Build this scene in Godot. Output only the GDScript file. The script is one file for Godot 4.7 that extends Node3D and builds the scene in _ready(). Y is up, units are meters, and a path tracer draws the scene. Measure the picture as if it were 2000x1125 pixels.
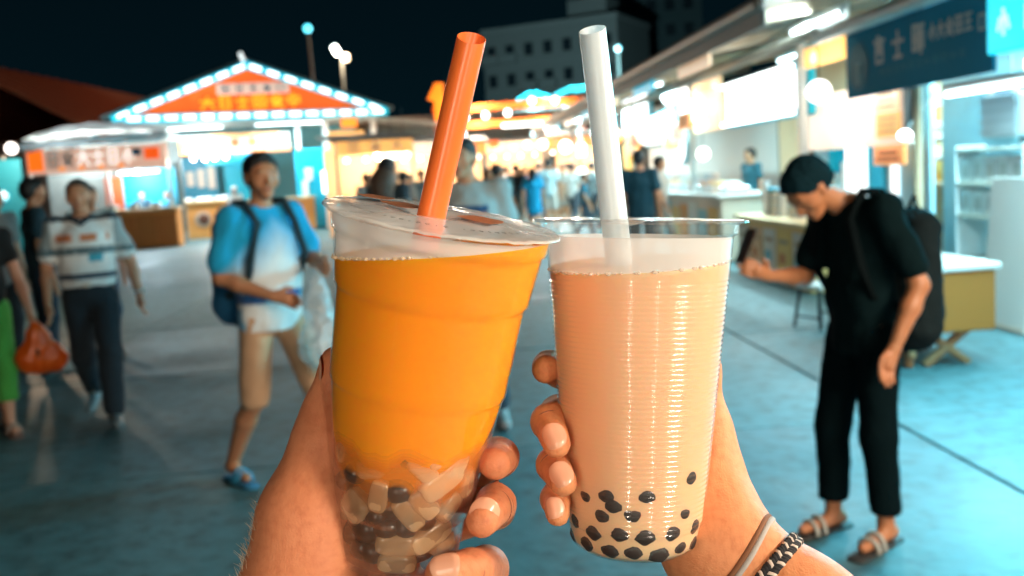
extends Node3D
# A night market: two bubble tea drinks held up in front of a square with food stalls.

var used := {}
var mats := {}
var rng := RandomNumberGenerator.new()


# ---------- naming ----------
func numbered(called: String) -> String:
	if not used.has(called):
		used[called] = 0
		return called
	used[called] += 1
	return "%s_%03d" % [called, used[called]]


func tag(o: Node3D, label: String, category: String, group := "") -> Node3D:
	o.set_meta("label", label)
	o.set_meta("category", category)
	if group:
		o.set_meta("group", group)
	return o


func thing(called: String, label: String, category: String, at := Vector3.ZERO, turn := 0.0, group := "") -> Node3D:
	var o := Node3D.new()
	o.name = numbered(called)
	add_child(o)
	o.position = at
	o.rotation.y = turn
	return tag(o, label, category, group)


func one(called: String, mesh: Mesh, material: Material, label: String, category: String, at := Vector3.ZERO, turn := 0.0, group := "") -> MeshInstance3D:
	var o := MeshInstance3D.new()
	o.name = numbered(called)
	o.mesh = mesh
	o.material_override = material
	add_child(o)
	o.position = at
	o.rotation.y = turn
	tag(o, label, category, group)
	return o


func part(owner_: Node3D, called: String, mesh: Mesh, material: Material, at := Vector3.ZERO, turn := Vector3.ZERO) -> MeshInstance3D:
	var o := MeshInstance3D.new()
	o.name = called
	o.mesh = mesh
	o.material_override = material
	o.position = at
	o.rotation = turn
	owner_.add_child(o, true)
	return o


func structure(called: String, mesh: Mesh, material: Material, at := Vector3.ZERO) -> MeshInstance3D:
	var o := MeshInstance3D.new()
	o.name = numbered(called)
	o.mesh = mesh
	o.material_override = material
	o.position = at
	add_child(o)
	o.set_meta("kind", "structure")
	return o


func copy_of(o: Node3D, label: String, at: Vector3, turn := 0.0) -> Node3D:
	var c: Node3D = o.duplicate()
	c.name = numbered(str(o.name).rstrip("0123456789").trim_suffix("_"))
	add_child(c)
	c.position = at
	c.rotation.y = turn
	c.set_meta("label", label)
	return c


# ---------- materials (colours are given as linear base colours) ----------
func paint(r: float, g: float, b: float, rough := 0.7, metal := 0.0) -> StandardMaterial3D:
	var key := "%f %f %f %f %f" % [r, g, b, rough, metal]
	if not mats.has(key):
		var m := StandardMaterial3D.new()
		m.albedo_color = Color(r, g, b).linear_to_srgb()
		m.roughness = rough
		m.metallic = metal
		mats[key] = m
	return mats[key]


func clear(r: float, g: float, b: float, alpha: float, rough := 0.1) -> StandardMaterial3D:
	var m := StandardMaterial3D.new()
	var c := Color(r, g, b).linear_to_srgb()
	c.a = alpha
	m.albedo_color = c
	m.transparency = BaseMaterial3D.TRANSPARENCY_ALPHA
	m.roughness = rough
	m.cull_mode = BaseMaterial3D.CULL_DISABLED
	return m


func glow(r: float, g: float, b: float, energy: float) -> StandardMaterial3D:
	var key := "glow %f %f %f %f" % [r, g, b, energy]
	if not mats.has(key):
		var m := StandardMaterial3D.new()
		m.albedo_color = Color(0.8, 0.8, 0.8)
		m.emission_enabled = true
		m.emission = Color(r, g, b).linear_to_srgb()
		m.emission_energy_multiplier = energy
		mats[key] = m
	return mats[key]


func noise_tex(frequency: float, ramp: Array, size := 256, cellular := false, seed_ := 1, octaves := 4) -> NoiseTexture2D:
	var n := FastNoiseLite.new()
	n.seed = seed_
	n.noise_type = FastNoiseLite.TYPE_CELLULAR if cellular else FastNoiseLite.TYPE_SIMPLEX_SMOOTH
	n.frequency = frequency
	n.fractal_octaves = octaves
	var t := NoiseTexture2D.new()
	t.width = size
	t.height = size
	t.seamless = true
	t.noise = n
	if ramp:
		var g := Gradient.new()
		var at := PackedFloat32Array()
		var cols := PackedColorArray()
		for k in ramp.size():
			at.append(ramp[k][0])
			cols.append(ramp[k][1])
		g.offsets = at
		g.colors = cols
		t.color_ramp = g
	return t


func grey(v: float) -> Color:
	return Color(v, v, v)


# ---------- shapes ----------
class Shape:
	var v := PackedVector3Array()
	var n := PackedVector3Array()
	var c := PackedColorArray()
	var f := PackedInt32Array()

	func mesh() -> ArrayMesh:
		var a := []
		a.resize(Mesh.ARRAY_MAX)
		a[Mesh.ARRAY_VERTEX] = v
		a[Mesh.ARRAY_NORMAL] = n
		if c.size() == v.size():
			a[Mesh.ARRAY_COLOR] = c
		a[Mesh.ARRAY_INDEX] = f
		var m := ArrayMesh.new()
		m.add_surface_from_arrays(Mesh.PRIMITIVE_TRIANGLES, a)
		return m

	# outward normals from the faces, which run clockwise
	func smooth() -> Shape:
		n = PackedVector3Array()
		n.resize(v.size())
		for k in range(0, f.size(), 3):
			var a := v[f[k]]
			var s := (v[f[k + 2]] - a).cross(v[f[k + 1]] - a)
			for j in 3:
				n[f[k + j]] += s
		for k in n.size():
			n[k] = n[k].normalized()
		return self

	func add(o: Shape) -> Shape:
		var from := v.size()
		if (c.size() or o.c.size()) and v.size() + o.v.size() > 0:
			while c.size() < v.size():
				c.append(Color.WHITE)
			c.append_array(o.c)
		v.append_array(o.v)
		n.append_array(o.n)
		if c.size():
			while c.size() < v.size():
				c.append(Color.WHITE)
		for k in o.f:
			f.append(k + from)
		return self

	func moved(t: Transform3D) -> Shape:
		for k in v.size():
			v[k] = t * v[k]
			n[k] = (t.basis * n[k]).normalized()
		return self

	func tinted(col: Color) -> Shape:
		c.resize(v.size())
		c.fill(col)
		return self


# a grid of rows x columns of points; closed joins the last column to the first
func sheet(points: PackedVector3Array, columns: int, closed: bool) -> Shape:
	var s := Shape.new()
	s.v = points
	var rows := points.size() / columns
	for r in rows - 1:
		for k in columns if closed else columns - 1:
			var a := r * columns + k
			var b := r * columns + (k + 1) % columns
			s.f.append_array([a, a + columns, b, b, a + columns, b + columns])
	return s.smooth()


# profile: (radius, height) pairs from the bottom up, turned round the y axis
func lathe(profile: PackedVector2Array, around := 48) -> Shape:
	var p := PackedVector3Array()
	for q in profile:
		for k in around:
			var t := TAU * k / around
			p.append(Vector3(q.x * sin(t), q.y, q.x * cos(t)))
	return sheet(p, around, true)


func frame_along(d: Vector3) -> Basis:
	var side := d.cross(Vector3.UP if absf(d.y) < 0.95 else Vector3.RIGHT).normalized()
	return Basis(side, d, side.cross(d))


# a round bar along a chain of points, one radius or one per point
func bar(points: Array, radius: Variant, around := 10, capped := true) -> Shape:
	var p := PackedVector3Array()
	var last := points.size() - 1
	for k in points.size():
		var d: Vector3 = (points[mini(k + 1, last)] - points[maxi(k - 1, 0)]).normalized()
		var b := frame_along(d)
		var r: float = radius[k] if radius is Array else radius
		if capped and k == 0:
			for j in around:
				p.append(points[0])
		for j in around:
			var t := TAU * j / around
			p.append(points[k] + b.x * cos(t) * r + b.z * sin(t) * r)
		if capped and k == last:
			for j in around:
				p.append(points[last])
	return sheet(p, around, true)


func ball(r: Vector3, around := 14) -> Shape:
	var p := PackedVector3Array()
	var rows := around / 2 + 1
	for k in rows:
		var a := PI * k / (rows - 1) - PI / 2
		for j in around:
			var t := TAU * j / around
			p.append(Vector3(cos(a) * sin(t) * r.x, sin(a) * r.y, cos(a) * cos(t) * r.z))
	var s := sheet(p, around, true)
	for k in s.v.size():
		s.n[k] = (s.v[k] / (r * r)).normalized()
	return s


# a box with bevelled edges, centred
func brick_shape(size: Vector3, bevel := 0.0) -> Shape:
	var s := Shape.new()
	var h := size / 2
	var e := minf(bevel, minf(h.x, minf(h.y, h.z)) * 0.9)
	if e <= 0.0:
		for axis in 3:
			for side in [-1.0, 1.0]:
				var u := Vector3.ZERO
				var w := Vector3.ZERO
				var o := Vector3.ZERO
				o[axis] = h[axis] * side
				u[(axis + 1) % 3] = h[(axis + 1) % 3] * side
				w[(axis + 2) % 3] = h[(axis + 2) % 3]
				quad(s, o - u - w, o + u - w, o + u + w, o - u + w)
		return s
	for axis in 3:
		for side in [-1.0, 1.0]:
			var u := Vector3.ZERO
			var w := Vector3.ZERO
			var o := Vector3.ZERO
			o[axis] = h[axis] * side
			u[(axis + 1) % 3] = (h[(axis + 1) % 3] - e) * side
			w[(axis + 2) % 3] = h[(axis + 2) % 3] - e
			quad(s, o - u - w, o + u - w, o + u + w, o - u + w)
	for axis in 3:
		for p in [-1.0, 1.0]:
			for q in [-1.0, 1.0]:
				var i := (axis + 1) % 3
				var j := (axis + 2) % 3
				var a := Vector3.ZERO
				var b := Vector3.ZERO
				var l := Vector3.ZERO
				a[i] = h[i] * p
				a[j] = (h[j] - e) * q
				b[i] = (h[i] - e) * p
				b[j] = h[j] * q
				l[axis] = h[axis] - e
				if p * q > 0:
					quad(s, a - l, b - l, b + l, a + l)
				else:
					quad(s, b - l, a - l, a + l, b + l)
	for x in [-1.0, 1.0]:
		for y in [-1.0, 1.0]:
			for z in [-1.0, 1.0]:
				var a := Vector3(h.x * x, (h.y - e) * y, (h.z - e) * z)
				var b := Vector3((h.x - e) * x, h.y * y, (h.z - e) * z)
				var c := Vector3((h.x - e) * x, (h.y - e) * y, h.z * z)
				tri(s, a, b, c, Vector3(x, y, z))
	return s


func quad(s: Shape, a: Vector3, b: Vector3, c: Vector3, d: Vector3) -> void:
	var from := s.v.size()
	s.v.append_array([a, b, c, d])
	var n := (b - a).cross(d - a).normalized()
	for k in 4:
		s.n.append(n)
	s.f.append_array([from, from + 2, from + 1, from, from + 3, from + 2])


func tri(s: Shape, a: Vector3, b: Vector3, c: Vector3, out: Vector3) -> void:
	var n := (b - a).cross(c - a).normalized()
	if n.dot(out) < 0:
		var t := b
		b = c
		c = t
		n = -n
	var from := s.v.size()
	s.v.append_array([a, b, c])
	s.n.append_array([n, n, n])
	s.f.append_array([from, from + 2, from + 1])


var boxes := {}


func bx(size: Vector3, bevel := 0.0) -> Mesh:
	var key := [size, bevel]
	if not boxes.has(key):
		boxes[key] = brick_shape(size, bevel).mesh()
	return boxes[key]


# an outline in the xy plane with a thickness along z
func plate(outline: PackedVector2Array, depth: float) -> Mesh:
	var s := Shape.new()
	var f := Geometry2D.triangulate_polygon(outline)
	for k in range(0, f.size(), 3):
		for side in [-1.0, 1.0]:
			var p := []
			for j in 3:
				var q := outline[f[k + j]]
				p.append(Vector3(q.x, q.y, side * depth / 2))
			tri(s, p[0], p[1], p[2], Vector3(0, 0, side))
	var middle := Vector2.ZERO
	for q in outline:
		middle += q / outline.size()
	for k in outline.size():
		var a := outline[k]
		var b := outline[(k + 1) % outline.size()]
		var o := Vector3((a + b).x / 2 - middle.x, (a + b).y / 2 - middle.y, 0)
		var z := Vector3(0, 0, depth / 2)
		var a3 := Vector3(a.x, a.y, 0)
		var b3 := Vector3(b.x, b.y, 0)
		tri(s, a3 - z, b3 - z, b3 + z, o)
		tri(s, a3 - z, b3 + z, a3 + z, o)
	return s.mesh()


# ---------- bodies: tapered capsules joined by a smooth minimum, meshed as surface nets ----------
# bone: [from, to, radius, radius, flatten direction or null, width factor, blend]
func body(bones: Array, cell: float, blend := 0.03, cuts := [], wrinkle := 0.0, seed_ := 1, wave := 9.0) -> Shape:
	var lo := Vector3.INF
	var hi := -Vector3.INF
	for b in bones:
		var reach: float = maxf(b[2], b[3]) * maxf(1.0, b[5] if b.size() > 5 else 1.0) + cell * 3
		for q in [b[0], b[1]]:
			lo = lo.min(q - Vector3.ONE * reach)
			hi = hi.max(q + Vector3.ONE * reach)
	var nx := int((hi.x - lo.x) / cell) + 2
	var ny := int((hi.y - lo.y) / cell) + 2
	var nz := int((hi.z - lo.z) / cell) + 2
	var nxy := nx * ny
	var g := PackedFloat32Array()
	g.resize(nxy * nz)
	g.fill(1.0)
	for b in bones:
		var a: Vector3 = b[0]
		var ab: Vector3 = b[1] - a
		var ra: float = b[2]
		var dr: float = b[3] - ra
		var flat: bool = b.size() > 4 and b[4] != null
		var dir: Vector3 = b[4] if flat else Vector3.ZERO
		var wide: float = b[5] if b.size() > 5 else 1.0
		var k: float = b[6] if b.size() > 6 else blend
		var squash := 1.0 / wide - 1.0
		var back := minf(wide, 1.0)
		var len2 := maxf(ab.length_squared(), 1e-9)
		var reach: float = maxf(ra, b[3]) * maxf(1.0, wide) + k + cell * 2
		var from := ((a.min(b[1]) - lo - Vector3.ONE * reach) / cell).max(Vector3.ZERO)
		var to := (a.max(b[1]) - lo + Vector3.ONE * reach) / cell
		var x0 := int(from.x)
		var x1 := mini(int(to.x) + 1, nx)
		var y1 := mini(int(to.y) + 1, ny)
		var z1 := mini(int(to.z) + 1, nz)
		for z in range(int(from.z), z1):
			for y in range(int(from.y), y1):
				var i := z * nxy + y * nx + x0
				var q := Vector3(x0, y, z) * cell + lo - a
				for x in range(x0, x1):
					var p := q
					if flat:
						p += dir * (p.dot(dir) * squash)
					var t := clampf(p.dot(ab) / len2, 0.0, 1.0)
					var d := ((p - ab * t).length() - ra - dr * t) * back
					var o := g[i]
					var h := k - absf(d - o)
					if h > 0.0:
						g[i] = minf(d, o) - h * h / k * 0.25
					elif d < o:
						g[i] = d
					i += 1
					q.x += cell
	if cuts:
		for z in nz:
			for y in ny:
				var i := z * nxy + y * nx
				for x in nx:
					if g[i] < cell * 2:
						var p := Vector3(x, y, z) * cell + lo
						for cut in cuts:
							var d: float = cut[0].dot(p - cut[1])
							if cut.size() > 2:  # a ball taken away
								d = cut[2] - (p - cut[1]).length()
							g[i] = maxf(g[i], d)
					i += 1
	var s := Shape.new()
	var id := PackedInt32Array()
	id.resize(nxy * nz)
	id.fill(-1)
	var corner := [0, 1, nx, nx + 1, nxy, nxy + 1, nxy + nx, nxy + nx + 1]
	var at := [Vector3(0, 0, 0), Vector3(1, 0, 0), Vector3(0, 1, 0), Vector3(1, 1, 0), Vector3(0, 0, 1), Vector3(1, 0, 1), Vector3(0, 1, 1), Vector3(1, 1, 1)]
	var edges := [[0, 1], [2, 3], [4, 5], [6, 7], [0, 2], [1, 3], [4, 6], [5, 7], [0, 4], [1, 5], [2, 6], [3, 7]]
	var limit := cell * 1.8
	for z in nz - 1:
		for y in ny - 1:
			var i := z * nxy + y * nx - 1
			for x in nx - 1:
				i += 1
				if absf(g[i]) > limit:
					continue
				var inside := 0
				for k in 8:
					if g[i + corner[k]] < 0.0:
						inside += 1
				if inside == 0 or inside == 8:
					continue
				var sum := Vector3.ZERO
				var count := 0
				for e in edges:
					var p: float = g[i + corner[e[0]]]
					var q: float = g[i + corner[e[1]]]
					if (p < 0.0) != (q < 0.0):
						sum += at[e[0]].lerp(at[e[1]], p / (p - q))
						count += 1
				id[i] = s.v.size()
				s.v.append(Vector3(x, y, z) * cell + lo + sum / count * cell)
	for z in range(1, nz - 1):
		for y in range(1, ny - 1):
			var i := z * nxy + y * nx
			for x in range(1, nx - 1):
				i += 1
				if id[i] < 0 and absf(g[i]) > limit:
					continue
				var inside := g[i] < 0.0
				if inside != (g[i + 1] < 0.0):
					net_face(s, id, i - nx - nxy, i - nxy, i, i - nx, inside)
				if inside != (g[i + nx] < 0.0):
					net_face(s, id, i - nxy - 1, i - 1, i, i - nxy, inside)
				if inside != (g[i + nxy] < 0.0):
					net_face(s, id, i - 1 - nx, i - nx, i, i - 1, inside)
	s.smooth()
	if wrinkle > 0.0:
		var noise := FastNoiseLite.new()
		noise.seed = seed_
		noise.frequency = wave
		for k in s.v.size():
			var p := s.v[k]
			s.v[k] += s.n[k] * noise.get_noise_3d(p.x, p.y * 0.8, p.z) * wrinkle
		s.smooth()
	return s


func net_face(s: Shape, id: PackedInt32Array, a: int, b: int, c: int, d: int, out: bool) -> void:
	var p := id[a]
	var q := id[b]
	var r := id[c]
	var t := id[d]
	if p < 0 or q < 0 or r < 0 or t < 0:
		return
	if out:
		s.f.append_array([p, r, q, p, t, r])
	else:
		s.f.append_array([p, q, r, p, r, t])


# ---------- the drinks ----------
func cup_basis(up: Vector3) -> Basis:
	var x := (Vector3(0.9979, -0.0641, 0.0076) - up * up.dot(Vector3(0.9979, -0.0641, 0.0076))).normalized()
	return Basis(x, up, x.cross(up))


func set_frame(o: Node3D, at: Vector3, up: Vector3) -> void:
	o.transform = Transform3D(cup_basis(up), at)


# liquid that fills a profile up to a level plane; up is the world's up in the cup's own axes
func liquid(profile: PackedVector2Array, level: Vector3, up: Vector3, bottom := 0.0, around := 72) -> Shape:
	var p := PackedVector3Array()
	var rows := 60
	var tops := PackedFloat32Array()
	for k in around:
		var t := TAU * k / around
		var lo := 0.0
		var hi: float = profile[profile.size() - 1].y
		for i in 30:
			var mid := (lo + hi) / 2
			var r := radius_at(profile, mid)
			if (Vector3(r * sin(t), mid, r * cos(t)) - level).dot(up) < 0:
				lo = mid
			else:
				hi = mid
		tops.append(lo)
	for j in around:
		p.append(Vector3(0, bottom, 0))
	for r in rows:
		for k in around:
			var t := TAU * k / around
			var y := lerpf(bottom, tops[k], float(r) / (rows - 1))
			var w := radius_at(profile, y)
			p.append(Vector3(w * sin(t), y, w * cos(t)))
	for ring in [0.985, 0.6, 0.0]:
		for k in around:
			var t := TAU * k / around
			var w := radius_at(profile, tops[k])
			var q := Vector3(w * sin(t) * ring, 0, w * cos(t) * ring)
			q.y = level.y - (up.x * (q.x - level.x) + up.z * (q.z - level.z)) / up.y
			p.append(q)
	return sheet(p, around, true)


# the fogged inside of the wall between the liquid and the rim
func fogged(profile: PackedVector2Array, level: Vector3, up: Vector3, top: float) -> Shape:
	var p := PackedVector3Array()
	var around := 72
	for r in 8:
		for k in around:
			var t := TAU * k / around
			var d := Vector3(sin(t), 0, cos(t))
			var w := radius_at(profile, level.y)
			var low: float = level.y - (up.x * d.x + up.z * d.z) * w / up.y + 0.0002 * sin(k * 2.7)
			var y := lerpf(low, top, r / 7.0)
			w = radius_at(profile, y) - 0.0003
			p.append(Vector3(w * d.x, y, w * d.z))
	return sheet(p, around, true)


func radius_at(profile: PackedVector2Array, y: float) -> float:
	for k in range(1, profile.size()):
		if y <= profile[k].y:
			var a := profile[k - 1]
			var b := profile[k]
			return lerpf(a.x, b.x, clampf((y - a.y) / maxf(b.y - a.y, 1e-6), 0, 1))
	return profile[profile.size() - 1].x


func narrowed(profile: PackedVector2Array, by: float) -> PackedVector2Array:
	var p := PackedVector2Array()
	for q in profile:
		p.append(Vector2(maxf(q.x - by, 0.0), q.y))
	return p


# thin plastic is never quite round
func uneven(s: Shape, amount: float, seed_: int) -> Shape:
	var noise := FastNoiseLite.new()
	noise.seed = seed_
	noise.frequency = 45.0
	for k in s.v.size():
		var p := s.v[k]
		var d := Vector3(p.x, 0, p.z)
		if d.length() > 0.01:
			s.v[k] += d.normalized() * amount * noise.get_noise_3dv(p)
	return s.smooth()


# the thin sealed lid: a disc a little wider than the cup with a crimped edge
func lid_film(r: float, y: float, dent: Vector2, seed_: int) -> Shape:
	var p := PackedVector3Array()
	var noise := FastNoiseLite.new()
	noise.seed = seed_
	noise.frequency = 30.0
	var around := 96
	for ring in [0.0, 0.12, 0.25, 0.4, 0.55, 0.7, 0.8, 0.86, 0.9, 0.94, 0.97, 1.0, 1.012]:
		for k in around:
			var t := TAU * k / around
			var q: Vector2 = Vector2(sin(t), cos(t)) * r * ring
			var h: float = y + noise.get_noise_2d(q.x, q.y) * 0.0005 + 0.0012 * (1.0 - ring * ring)
			h -= 0.004 * exp(-q.distance_squared_to(dent) / 0.00009)
			if ring > 0.93:
				h += 0.00035 * sin(t * 31.0 + seed_) * sin(t * 13.0) - (0.0008 if ring > 1.005 else 0.0)
			p.append(Vector3(q.x, h, q.y))
	return sheet(p, around, true)


func foam_ring(profile: PackedVector2Array, level: Vector3, up: Vector3, count: int, spread: float, size: Vector2) -> Shape:
	var s := Shape.new()
	var unit := ball(Vector3.ONE, 8)
	for k in count:
		var t := rng.randf() * TAU
		var r := radius_at(profile, level.y) * (1.0 - pow(rng.randf(), 2.0) * spread)
		var w := Vector3(r * sin(t), 0, r * cos(t))
		w.y = level.y - (up.x * (w.x - level.x) + up.z * (w.z - level.z)) / up.y
		var b := rng.randf_range(size.x, size.y)
		var o := Shape.new()
		o.v = unit.v.duplicate()
		o.n = unit.n.duplicate()
		o.f = unit.f
		s.add(o.moved(Transform3D(Basis.from_scale(Vector3(b, b * 0.7, b)), w)))
	return s


func straw(called: String, from: Vector3, to: Vector3, r: float, material: Material, label: String) -> void:
	var d := (to - from).normalized()
	var b := frame_along(d)
	var p := PackedVector3Array()
	var around := 32
	var l := from.distance_to(to)
	# the outside up, over the slanting rim, and the inside down again
	for row in [[0.0, 0.0], [0.25, 0.0], [0.5, 0.0], [0.75, 0.0], [1.0, 0.0], [1.0, 0.0004], [0.75, 0.0004], [0.0, 0.0004]]:
		for k in around:
			var t := TAU * k / around
			var q := b.x * cos(t) + b.z * sin(t)
			var h: float = l * row[0]
			if row[0] == 1.0:
				h += q.dot(Vector3(0.1852, 0.435, -0.9077)) * r * 0.55
			p.append(from + d * h + q * (r - row[1]))
	var s := sheet(p, around, true)
	one(called, s.mesh(), material, label, "straw")


func soft(r: float, g: float, b: float, rough: float, through: float) -> StandardMaterial3D:
	var m := StandardMaterial3D.new()
	m.albedo_color = Color(r, g, b).linear_to_srgb()
	m.roughness = rough
	m.subsurf_scatter_enabled = true
	m.subsurf_scatter_strength = through
	return m


func build_milk_tea() -> void:
	var at := Vector3(0.0494, 1.3533, -0.4392)
	var up := Vector3(0.0698, 0.9968, -0.0389).normalized()
	var t := thing("plastic_cup", "clear ribbed plastic cup of milk tea with dark pearls", "cup")
	set_frame(t, at, up)
	var inner := t.basis.inverse() * Vector3.UP
	# ribbed wall
	var wall := PackedVector2Array([Vector2(0.0, 0.0004), Vector2(0.021, 0.0003), Vector2(0.0262, 0.0004), Vector2(0.0285, 0.002), Vector2(0.0299, 0.0055), Vector2(0.0306, 0.0095), Vector2(0.0309, 0.0118), Vector2(0.0313, 0.0124), Vector2(0.0318, 0.0132)])
	var y := 0.0135
	while y < 0.1265:
		var r := lerpf(0.0319, 0.0411, (y - 0.0135) / 0.113)
		wall.append(Vector2(r + 0.00022 * cos((y - 0.0135) / 0.00225 * TAU), y))
		y += 0.00225 / 5.0
	wall.append_array([Vector2(0.0412, 0.1268), Vector2(0.0424, 0.1435), Vector2(0.0427, 0.1449), Vector2(0.0441, 0.1454), Vector2(0.0446, 0.1462), Vector2(0.0450, 0.1498), Vector2(0.0456, 0.1504), Vector2(0.0474, 0.1506), Vector2(0.0479, 0.1512)])
	var plastic := clear(0.82, 0.84, 0.84, 0.02, 0.14)
	part(t, "wall", uneven(lathe(wall, 144), 0.00010, 5).mesh(), plastic)
	part(t, "lid_film", lid_film(0.0486, 0.1518, Vector2(-0.006, 0.004), 5).mesh(), clear(0.85, 0.86, 0.86, 0.16, 0.16))
	# the drink
	var space := PackedVector2Array([Vector2(0.0, 0.0008), Vector2(0.0258, 0.0009), Vector2(0.0281, 0.0024), Vector2(0.0295, 0.0056), Vector2(0.0302, 0.0095), Vector2(0.0304, 0.0122), Vector2(0.0312, 0.0135), Vector2(0.0404, 0.1265), Vector2(0.042, 0.145)])
	var level := Vector3(0, 0.1318, 0.0)
	var tea := MeshInstance3D.new()
	tea.name = numbered("milk_tea")
	tea.mesh = liquid(space, level, inner, 0.0009).mesh()
	tea.material_override = soft(0.83, 0.51, 0.29, 0.45, 0.5)
	add_child(tea)
	tea.transform = t.transform
	tag(tea, "pinkish tan milk tea filling the ribbed cup", "drink")
	var froth := part(tea, "foam", foam_ring(space, level, inner, 260, 0.12, Vector2(0.0005, 0.0014)).mesh(), clear(0.9, 0.8, 0.68, 0.42, 0.1))
	froth.set_meta("kind", "stuff")
	# pearls that rest against the wall: angle round the cup, height in mm, size
	var pearl := paint(0.022, 0.014, 0.012, 0.6)
	for a in [[-50, 29, 0.8], [-30, 31.5, 1.0], [-24, 27.5, 1.05], [2, 32.6, 0.95], [41, 39, 0.85], [-34, 22, 0.95], [-9, 23.6, 1.0], [37, 22.7, 0.75], [-67, 15.5, 0.95], [54, 15.5, 0.95], [-44, 13.5, 0.95], [-19, 15, 1.0], [2, 14.5, 1.1], [26, 15.3, 0.95], [-84, 6.6, 0.95], [-54, 7.2, 1.0], [-29, 6.6, 1.05], [-8, 7.0, 1.0], [15, 6.0, 1.15], [37, 7.2, 0.85], [58, 7.0, 0.9]]:
		var r: float = 0.0048 * a[2]
		var turn := deg_to_rad(a[0])
		var h: float = a[1] * 0.001
		var w: float = radius_at(space, h) - r * 0.5 + 0.0006
		var s := ball(Vector3(r * 1.06, r * rng.randf_range(0.85, 1.02), r * 0.5), 16)
		for k in s.v.size():
			s.v[k] *= 1.0 + 0.07 * sin(s.v[k].x * 900.0 + a[1]) * sin(s.v[k].y * 1100.0)
		var o := one("tapioca_pearl", s.mesh(), pearl, ("dark pearl in the lowest row of the milk tea, below the ring of the cup" if a[1] < 8 else "dark pearl of the milk tea in the row resting just above the ring" if a[1] < 18 else "highest dark pearl of the milk tea, alone near its right side" if a[1] > 35 else "dark pearl of the milk tea scattered higher, over the two full rows"), "tapioca pearl", Vector3.ZERO, 0.0, "pearls in the milk tea")
		o.transform = Transform3D(t.basis * Basis(Vector3.UP, turn), t.transform * Vector3(w * sin(turn), h, w * cos(turn)))
	part(t, "fogged_rim", fogged(space, level, inner, 0.1445).mesh(), clear(0.92, 0.91, 0.89, 0.60, 0.5))
	straw("drinking_straw", Vector3(0.0531, 1.4271, -0.4399), Vector3(0.0441, 1.5919, -0.4535), 0.0062, milky(0.84, 0.90, 0.92, 0.5), "frosted white wide straw standing in the milk tea")


func milky(r: float, g: float, b: float, through: float) -> StandardMaterial3D:
	var m := StandardMaterial3D.new()
	m.albedo_color = Color(r, g, b).linear_to_srgb()
	m.roughness = 0.28
	m.backlight_enabled = true
	m.backlight = Color(r, g, b) * through * 2.0
	m.cull_mode = BaseMaterial3D.CULL_DISABLED
	return m


# a soft bar of jelly with rounded edges
func jelly_shape(size: Vector3) -> Shape:
	var p := PackedVector3Array()
	for r in 13:
		var a := PI * r / 12.0 - PI / 2
		for j in 24:
			var t := TAU * j / 24.0
			var q := Vector3(cos(a) * cos(t), sin(a), cos(a) * sin(t))
			for axis in 3:
				q[axis] = signf(q[axis]) * pow(absf(q[axis]), 0.58)
			p.append(q * size / 2)
	return sheet(p, 24, true)


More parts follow.
